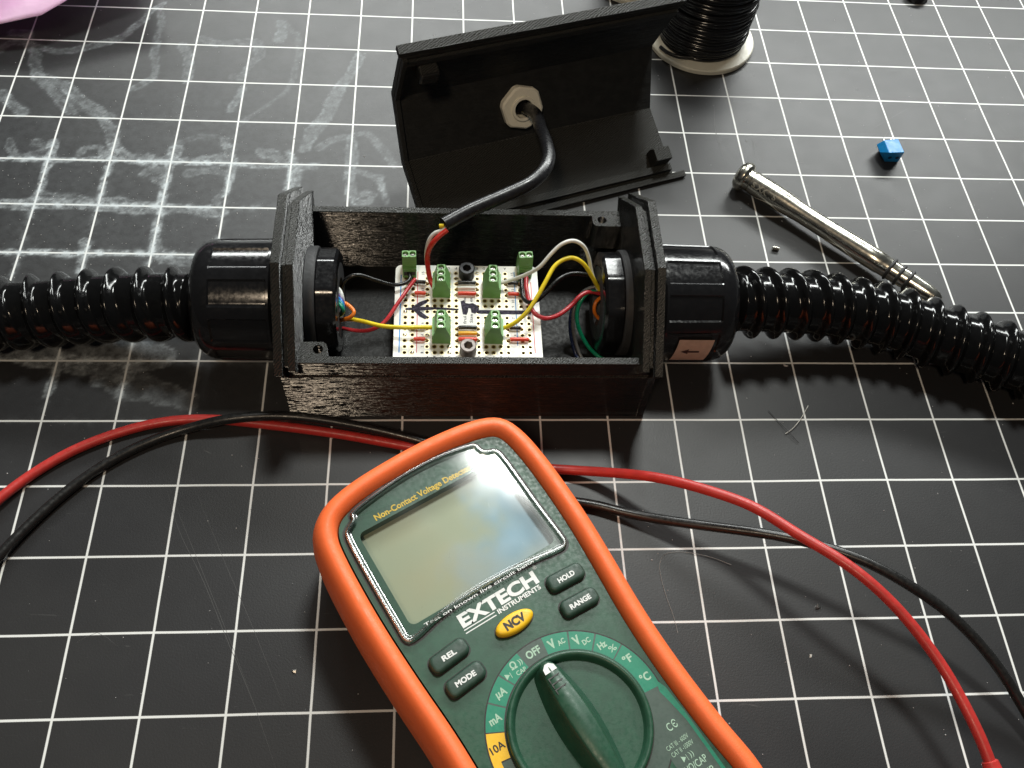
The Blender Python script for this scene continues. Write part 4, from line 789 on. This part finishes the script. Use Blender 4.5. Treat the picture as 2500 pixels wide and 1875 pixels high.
# selector ring
DC = (0.0, -91.7)
def arc(r0, r1, a0, a1, z, m, name="dial_label"):
    k = max(2, int(abs(a1-a0)/2)); v = []
    for i in range(k+1):
        t = R(a0+(a1-a0)*i/k)
        for r in (r0, r1): v.append(FM(DC[0]+r*math.sin(t), DC[1]+r*math.cos(t), z))
    return add(name, v, [(2*i,2*i+1,2*i+3,2*i+2) for i in range(k)], M[m], fp)
zl = ZF+.04
arc(20.2, 26.0, -180, 180, ZF+.02, 'btext', "dial_gap"); 
arc(20.5, 25.6, -62.5, 180, zl-.01, 'greyl'); arc(20.5, 25.6, -180, -82, zl-.01, 'greyl')
for a0, a1 in ((-62.2,-45.6),(-44.4,-27.6),(-26.4,-9.3),(9.3,26.4),(27.6,44.4),(45.6,62.4),(63.4,97)): arc(20.6, 25.6, a0, a1, zl, 'teal_l')
arc(20.6, 25.6, -81, -63, zl, 'ylab'); arc(23.3, 25.6, -125, -81, zl, 'ylab')
sw = [(20.6,-94.3),(24.6,-96.1),(27.3,-104),(27.3,-136),(16,-136),(16,-112),(19.4,-105)]
add("dial_label", [FM(a,b,ZF+.035) for a,b in sw], [tuple(range(len(sw)))], M['greyl'], fp)
bd2 = [(25.2,-93),(26.4,-96),(27.0,-104),(27.6,-136),(26.6,-136),(26.0,-106),(25.0,-100),(24.2,-96.2)]
add("dial_label", [FM(a,b,ZF+.055) for a,b in bd2], [tuple(range(len(bd2)))], M['teal_l'], fp)
def dial(s, ang, w_, cap, m='mtext', dr=0., da=0., rr=23.1, bold=0., **k):
    k['bold'] = bold+.022
    t = R(ang); ca, cb_ = DC[0]+(rr+dr)*math.sin(t), DC[1]+(rr+dr)*math.cos(t); ca += da
    mtext(s, ca-w_/2, ca+w_/2, cb_-cap/2, cap, m, z=zl+.03, **k)
dial("OFF", 0, 4.6, 2.1, bold=.01); dial("V", 15, 2.1, 2.4, da=-.2, bold=.03); dial("AC", 21.5, 2.3, 1.4, dr=-.1, bold=.015)
dial("V", 32.5, 2.1, 2.4, bold=.03); dial("DC", 39.5, 2.4, 1.4, bold=.015); dial("Hz", 51, 2.6, 1.8, bold=.02); dial("%", 58.5, 2.3, 1.7, bold=-.005, dr=.3)
dial("°F", 71, 2.8, 2.1, bold=.012); dial("°C", 88, 3.0, 2.2, bold=.012)
dial("Ω", -16.5, 1.9, 2.0, dr=.9, bold=.012); dial("CAP", -18, 3.1, 1.2, dr=-1.5, da=1.0); dial("►|", -24, 1.7, 1.2, dr=.2)
dial("))", -12, 1.3, 1.3, dr=.4, da=.3)
dial("μA", -36, 3.2, 2.1, bold=.012); dial("mA", -54, 3.6, 2.1, bold=.012); dial("10A", -72, 4.2, 2.0, m='btext', bold=.0)
mtext("C€"[0], 20.0, 21.4, -106.1, 2.1, 'mtext', bold=.01); mtext("Є", 21.8, 23.2, -106.1, 2.1, 'mtext', bold=.01)
mtext("CAT III - 600V", 16.6, 23.8, -109.9, 1.25, 'mtext', rot=R(0)); mtext("CAT II -1000V", 16.8, 24.0, -111.9, 1.25, 'mtext')
mtext("►|", 18.6, 20.2, -114.2, 1.3, 'mtext'); mtext("))", 20.9, 22.2, -114.2, 1.4, 'mtext')
mtext("VΩ/CAP", 17.6, 24.6, -117.3, 1.9, 'mtext', bold=.01); mtext("TEMP", 19.0, 24.6, -120.5, 1.8, 'mtext', bold=.01)
# rotary knob: raised rim, dished floor, tapering grip
rims = [(20.0,ZF-.2),(20.0,ZF+1.6),(19.7,ZF+2.2),(19.2,ZF+2.4),(18.5,ZF+2.1),(18.0,ZF+1.2),(17.3,ZF-.6),(15.5,ZF-2.4),(12,ZF-3.6),(6,ZF-4.2),(.01,ZF-4.3)]
v = []; f = []; nk = 96
for r_, z in rims:
    for i in range(nk): a = 2*math.pi*i/nk; v.append(FM(DC[0]+r_*math.cos(a), DC[1]+r_*math.sin(a), z))
for L in range(len(rims)-1):
    for i in range(nk): j=(i+1)%nk; f.append((L*nk+i,L*nk+j,(L+1)*nk+j,(L+1)*nk+i))
kn = add("selector_knob", v, f, M['mgreen'], mm, smooth=179)
def grip():
    sec = []; nb = 40
    for i in range(nb+1):
        t = i/nb; b = 18.7-37.4*t
        w_ = 1.9+1.5*math.sin(math.pi*min(1,max(0,(t-.02)))**.9)
        e = min(1, min(t, 1-t)/.07); e = math.sqrt(max(0, 1-(1-e)**2)); w_ *= .25+.75*e
        top = 7.2*(.78+.22*math.sin(math.pi*t))-1.6*(1-e)
        wb = w_*1.9+1.0
        prof = [(-wb-1.2,-4.3),(-wb,-2.6),(-w_*1.12,top-2.0),(-w_*.98,top-.5),(-w_*.8,top),(0,top+.35),(w_*.8,top),(w_*.98,top-.5),(w_*1.12,top-2.0),(wb,-2.6),(wb+1.2,-4.3)]
        lim = math.sqrt(max(.5, 18.6**2-b*b))
        sec.append([FM(DC[0]+max(-lim,min(lim,a)), DC[1]+b, ZF+z) for a, z in prof])
    n_ = len(sec[0]); v = [p for s_ in sec for p in s_]; f = []
    for i in range(nb):
        for j in range(n_-1): f.append((i*n_+j, i*n_+j+1, (i+1)*n_+j+1, (i+1)*n_+j))
    f.append(tuple(range(n_))); f.append(tuple(nb*n_+j for j in range(n_)))
    o = add("grip", v, f, M['mgreen'], kn, smooth=50); return o
gp = grip()
zt = ZF+6.35
def gz(b): t = (18.7-(b-DC[1]))/37.4; return ZF+7.2*(.78+.22*math.sin(math.pi*t))-1.6*(1-math.sqrt(max(0,1-(1-min(1,min(t,1-t)/.07))**2)))+.30
pm = [(-1.9,-76.6),(-1.7,-75.1),(-.6,-74.1),(.6,-74.1),(1.7,-75.1),(1.9,-76.6)]
add("pointer_mark", [FM(a,b,gz(b)+.02+ (.25 if abs(a)<1 else 0)) for a,b in pm], [tuple(range(6))], M['wtext'], gp)
for i, b in enumerate((-78.2,-79.9,-81.6)):
    add("grip_groove", [FM(a,bb,gz(bb)+.12) for a,bb in ((-2.0,b),(1.5,b),(1.5,b+.35),(-2.0,b+.35))], [(0,1,2,3)], M['btext'], gp)
    add("grip_groove", [FM(a,bb,gz(bb)+.12) for a,bb in ((-2.0,b-1.1),(-1.7,b-1.1),(-1.7,b+.34),(-2.0,b+.34))], [(0,1,2,3)], M['btext'], gp)

# ------------------------------------------------------------ test leads
tl = thing("test_lead", (200,-250,2), "red test lead passing under the meter from the left edge to the lower right corner", "test lead", "test leads")
wire("lead_wire", P['lead_red'], 1.75, M['leadred'], tl, step=1.5, sm=14, nseg=20)
e1 = np.array([328.3,-355.5,16.]); dd = Vector((.5,-2.4,-.4)).normalized()
v, f = lathe([(-9,1.9),(-8.6,2.4),(-2,3.0),(0,4.2),(.6,9.5),(1.4,10.2),(2.6,10.2),(3.2,9.4),(3.6,5.2),(20,4.8),(60,4.4)], (329.6,-361.0,15.2), dd, 48)
pr_ = add("probe", v, f, M['leadred'], tl, smooth=40)
tb = thing("test_lead", (230,-265,2), "black test lead passing under the meter and crossing below the red one at the right", "test lead", "test leads")
wire("lead_wire", P['lead_black'], 1.75, M['leadblack'], tb, step=1.5, sm=14, nseg=20)

# ------------------------------------------------------------ polished steel tool leaning on the right hose
H0 = Vector((300.0,-109.3,6.3)); H1 = Vector((370.0,-176.4,6.6)); ax = (H1-H0).normalized(); Lt = (H1-H0).length
st = thing("nozzle_tool", tuple(H0), "polished steel tapered tool with three black rings resting its tip on the right hose", "steel tool")
pf = [(-2.6,0.01),(-3.0,2.6),(-2.4,4.9),(-1.2,6.3),(.4,6.9),(1.6,6.7),(2.4,5.9),(2.6,4.75),(4.6,4.75),(4.9,4.95),(5.0,4.6),(5.3,4.6),(5.4,4.95),(17,5.0),(22,4.8),(27,4.35),(32,4.15),(40,4.15),(52,4.4),(Lt*.66,4.6),(Lt*.72,4.55),(Lt*.725,4.3),(Lt*.80,4.1),(Lt*.93,3.7),(Lt*.97,3.2),(Lt*.99,2.7),(Lt+.6,1.6),(Lt+1.0,.4)]
v, f = lathe(pf, H0, ax, 64); tb_ = add("barrel", v, f, M['stain'], st, smooth=30)
for t in (.765,.812,.855):
    v, f = lathe([(Lt*t+.75*math.cos(a), 4.1-3.5*(t-.79)+.75*math.sin(a)) for a in [2*math.pi*i/12 for i in range(12)]], H0, ax, 48, close=True)
    add("rubber_ring", v, f, M['rubber'], st, smooth=179)
uu = Vector((0,0,1)); uu = (uu-ax*uu.dot(ax)).normalized(); ww = ax.cross(uu)
def FT(a, b, z):      # a along the barrel, b round it (degrees from the top toward the camera)
    t = R(b); r = 4.99+z; return tuple(H0+ax*a+(uu*math.cos(t)+ww*math.sin(t))*r)
sgn_ = 1 if (ww.y < 0) else -1
text("SIXKITS", lambda a,b,z: FT(a, sgn_*(52-b*9.5), z), 6.4, 18.6, -1.6, 3.0, .03, M['etch'], tb_, name="etched_lettering", bold=.03)
# oval window in the barrel
ov = [FT(13.5+4.2*math.cos(a), -sgn_*(18+22*math.sin(a)), .03) for a in [2*math.pi*i/28 for i in range(28)]]
add("side_slot", ov, [tuple(range(28))], M['rubber'], tb_)
for t in (.40,.47,.54):
    rr = 4.4; b = MB(); vv = []
    for i in range(7):
        a = R(-sgn_*(4+i*6))
        for e in (0, .45): vv.append(tuple(H0+ax*(Lt*t+e)+(uu*math.cos(a)+ww*math.sin(a))*rr))
    add("size_mark", vv, [(2*i,2*i+1,2*i+3,2*i+2) for i in range(6)], M['rubber'], tb_)

# ------------------------------------------------------------ blue terminal lying on the mat
bt = thing("blue_terminal", (374,-90,0), "small bright blue screw terminal lying alone on the mat at the right", "screw terminal")
def hull(pts):
    bm = bmesh.new(); vs_ = [bm.verts.new(p) for p in pts]; bmesh.ops.convex_hull(bm, input=vs_)
    bmesh.ops.dissolve_limit(bm, angle_limit=R(2), verts=bm.verts[:], edges=bm.edges[:]); bm.verts.index_update()
    V = [tuple(q.co) for q in bm.verts]; F = [tuple(q.index for q in g.verts) for g in bm.faces]; bm.free(); return V, F
v, f = hull([(370.3,-86.2,8),(377.3,-85.2,8),(377.9,-93.9,8),(370.5,-94.5,8),(368.4,-90.8,4.6),(368.2,-85.6,4.6),(372.4,-92.0,.05),(378.9,-92.1,.05),(378.7,-84.6,.05),(371.4,-84.8,.05)])
bb_ = add("housing", v, f, M['bluet'], bt, bevel=.3, seg=2)
for k, cx in enumerate((372.9, 376.4)):
    vv = [(cx+.9*math.cos(a), -93.22-.25*math.sin(a)-.12, 4.0+.9*math.sin(a)) for a in [2*math.pi*i/18 for i in range(18)]]
    add("wire_hole", vv, [tuple(range(18))], M['navy'], bb_)
for k, cx in enumerate((372.0, 375.4)):
    wire("pin", [(cx,-86.5,5.5),(cx,-84.5,5.4),(cx+.1,-82.9,5.2)], .38, M['steel'], bt, sm=0)

# ------------------------------------------------------------ spool of black wire
sp = thing("wire_spool", (297,-9.5,0), "cream spool wound with glossy black wire standing behind the lid", "wire spool", "cream spools at the back of the mat")
SC = (297.0,-9.5)
v, f = lathe([(0,5),(0,26.4),(.4,26.9),(2.2,27.0),(2.8,26.6),(2.9,5)], (SC[0],SC[1],.1), (0,0,1), 120, close=True)
add("spool_flange", v, f, M['flange'], sp, smooth=30)
v, f = lathe([(0,5),(0,26.4),(.4,26.9),(2.2,27.0),(2.8,26.6),(2.9,5)], (SC[0],SC[1],72), (0,0,1), 96, close=True)
add("spool_flange", v, f, M['flange'], sp, smooth=30)
v, f = lathe([(2.8,12),(72.2,12)], (SC[0],SC[1],0), (0,0,1), 64); add("spool_core", v, f, M['flange'], sp, smooth=40)
def winding():
    b = MB(); rs = random.Random(3)
    for layer in range(2):
        z = 3.9; 
        while z < 71.5:
            tilt = rs.uniform(-.9,.9); ph = rs.uniform(0,6.28); rad = 21.0-layer*1.7+rs.uniform(-.35,.75)-max(0,(6-z))*.25; rw = .92
            wob = rs.uniform(0,.5); p2 = rs.uniform(0,6.28)
            Pp = [(SC[0]+(rad+wob*.4*math.sin(3*a+p2))*math.cos(a), SC[1]+(rad+wob*.4*math.sin(3*a+p2))*math.sin(a), z+tilt*math.sin(a+ph)+wob*math.sin(2*a+p2)+1.2*(a/6.283-.5)) for a in [2*math.pi*i/56 for i in range(57)]]
            v, f = sweep(np.array(Pp), lambda s,t,u: rw, 8, cap=True); b.put(v, f)
            z += rs.uniform(1.35,1.85)
    return b.build("wound_wire", M['gloss'], sp, smooth=60)
winding()
wire("wire_tail", [(290,-29.2,4.6),(282,-28,4.3),(277,-24.5,4.0),(274.5,-20.8,3.9)], .85, M['leadblack'], sp)
s2 = thing("wire_spool", (262,44,0), "cream spool rim just entering the photo at the top edge above the lid", "wire spool", "cream spools at the back of the mat")
v, f = lathe([(0,5),(0,26.4),(.4,26.9),(2.2,27.0),(2.8,26.6),(2.9,5)], (270,41.5,.1), (0,0,1), 96, close=True)
add("spool_flange", v, f, M['flange'], s2, smooth=30)
v, f = lathe([(2.9,19),(50,19)], (270,41.5,.1), (0,0,1), 64); add("wound_wire", v, f, M['leadblack'], s2, smooth=40)

# ------------------------------------------------------------ pink bag corner
def bag():
    nx, ny = 40, 30; v = []; rs = np.random.RandomState(5)
    A_, B_, C_, D_ = (np.array(p) for p in ((-60.,-38.,9.),(-14.5,-26.2,14.),(28.,6.,24.),(-90.,60.,20.)))
    # lower edge follows A -> B -> C; the sheet runs back from it
    for j in range(ny+1):
        for i in range(nx+1):
            s = i/nx; t = j/ny
            e = A_+(B_-A_)*(s/.5) if s < .5 else B_+(C_-B_)*((s-.5)/.5)
            p = e+np.array([-25.,85.,6.])*t
            p[2] += min(1,t*3)*(2.2*math.sin(p[0]*.11+p[1]*.06)+1.4*math.sin(p[0]*.23-p[1]*.17+1))-6*max(0,t-.3)
            v.append(tuple(p))
    f = [(j*(nx+1)+i, j*(nx+1)+i+1, (j+1)*(nx+1)+i+1, (j+1)*(nx+1)+i) for j in range(ny) for i in range(nx)]
    o = add("plastic_bag", v, f, M['pink'], smooth=179); s_ = o.modifiers.new("thickness", 'SOLIDIFY'); s_.thickness = .25*MM
    tag(o, "corner of a translucent pink plastic bag at the top left of the mat", "plastic bag")
bag()
# ------------------------------------------------------------ clippings, scraps and dust
def tiny(nm, o_pts, r, m, lab, cat, grp=None):
    o = wire(nm, o_pts, r, M[m], sm=1, nseg=6); tag(o, lab, cat, grp)
tiny("wire_clipping", P['clip1'], .11, 'blackox', "fine dark straight wire strand lying under the pale one on the mat", "wire clipping", "loose wire strands")
tiny("wire_clipping", P['clip2'], .13, 'white', "fine pale curved wire strand crossing a dark one on the mat right of the box", "wire clipping", "loose wire strands")
hm = plastic("pale_hair", (.40,.40,.38), .5); M['hair'] = hm
tiny("hair", P['hair'], .05, 'hair', "long thin pale hair curving on the mat right of the meter", "hair")
def scrap(x, y, s, m, lab, cat, nm):
    rs = random.Random(int(x*7)); v = [(x+rs.uniform(-s,s), y+rs.uniform(-s,s)*.7, .05+rs.uniform(0,s)*.6) for _ in range(9)]
    me = bmesh.new(); vs_ = [me.verts.new(p) for p in v]; bmesh.ops.convex_hull(me, input=vs_)
    me.verts.ensure_lookup_table(); bmesh.ops.delete(me, geom=[q for q in me.verts if not q.link_faces], context='VERTS'); me.verts.index_update()
    V = [tuple(q.co) for q in me.verts]; F = [tuple(q.index for q in g.verts) for g in me.faces]; me.free()
    o = add(nm, V, F, M[m]); tag(o, lab, cat)
scrap(293.2,-300.4,1.5,'steel',"crumpled silvery foil scrap between the red lead and the meter","foil scrap","foil_scrap")
scrap(287.3,-316.9,.8,'white',"tiny white crumb below the silvery foil scrap","crumb","crumb")
scrap(120.9,-317.8,1.0,'steel',"tiny shiny scrap on the mat left of the meter","metal scrap","metal_scrap")
scrap(302.0,-204.3,1.0,'lightgrey',"pale grey crumb above the two crossed wire strands","crumb","crumb")
o = wire("metal_sleeve", [(308.0,-145.4,.9),(309.4,-145.6,.9),(310.8,-146.0,.9)], .85, M['stain'], sm=0, nseg=14); tag(o, "tiny cut metal sleeve on the mat below the steel tool", "metal sleeve")
v, f = lathe([(0,6.0),(0,6.4),(4.0,6.2),(4.6,5.2),(4.8,.01)], (423,32,0.05), (0,0,1), 32); o = add("black_stopper", v, f, M['leadblack'], smooth=35); tag(o, "small round black stopper cut by the top edge of the photo", "stopper")
def dust():
    b = MB(); rs = random.Random(11)
    for _ in range(1300):
        if rs.random() < .38: x, y = rs.gauss(45,50), rs.gauss(-125,32)
        else: x, y = rs.uniform(-60,460), rs.uniform(-370,40)
        r = rs.uniform(.08,.30)*(1.0 if rs.random() < .92 else 1.8); z = .02; a = rs.uniform(0,6)
        b.put([(x+r*math.cos(a+k*1.571)*rs.uniform(.6,1.1), y+r*math.sin(a+k*1.571)*rs.uniform(.5,1.1), z) for k in range(4)]+[(x,y,z+r*.7)], [(0,1,4),(1,2,4),(2,3,4),(3,0,4)])
    o = b.build("dust", M['lightgrey']); tag(o, "scattered pale dust and crumbs over the mat", "dust", kind="stuff")
dust()
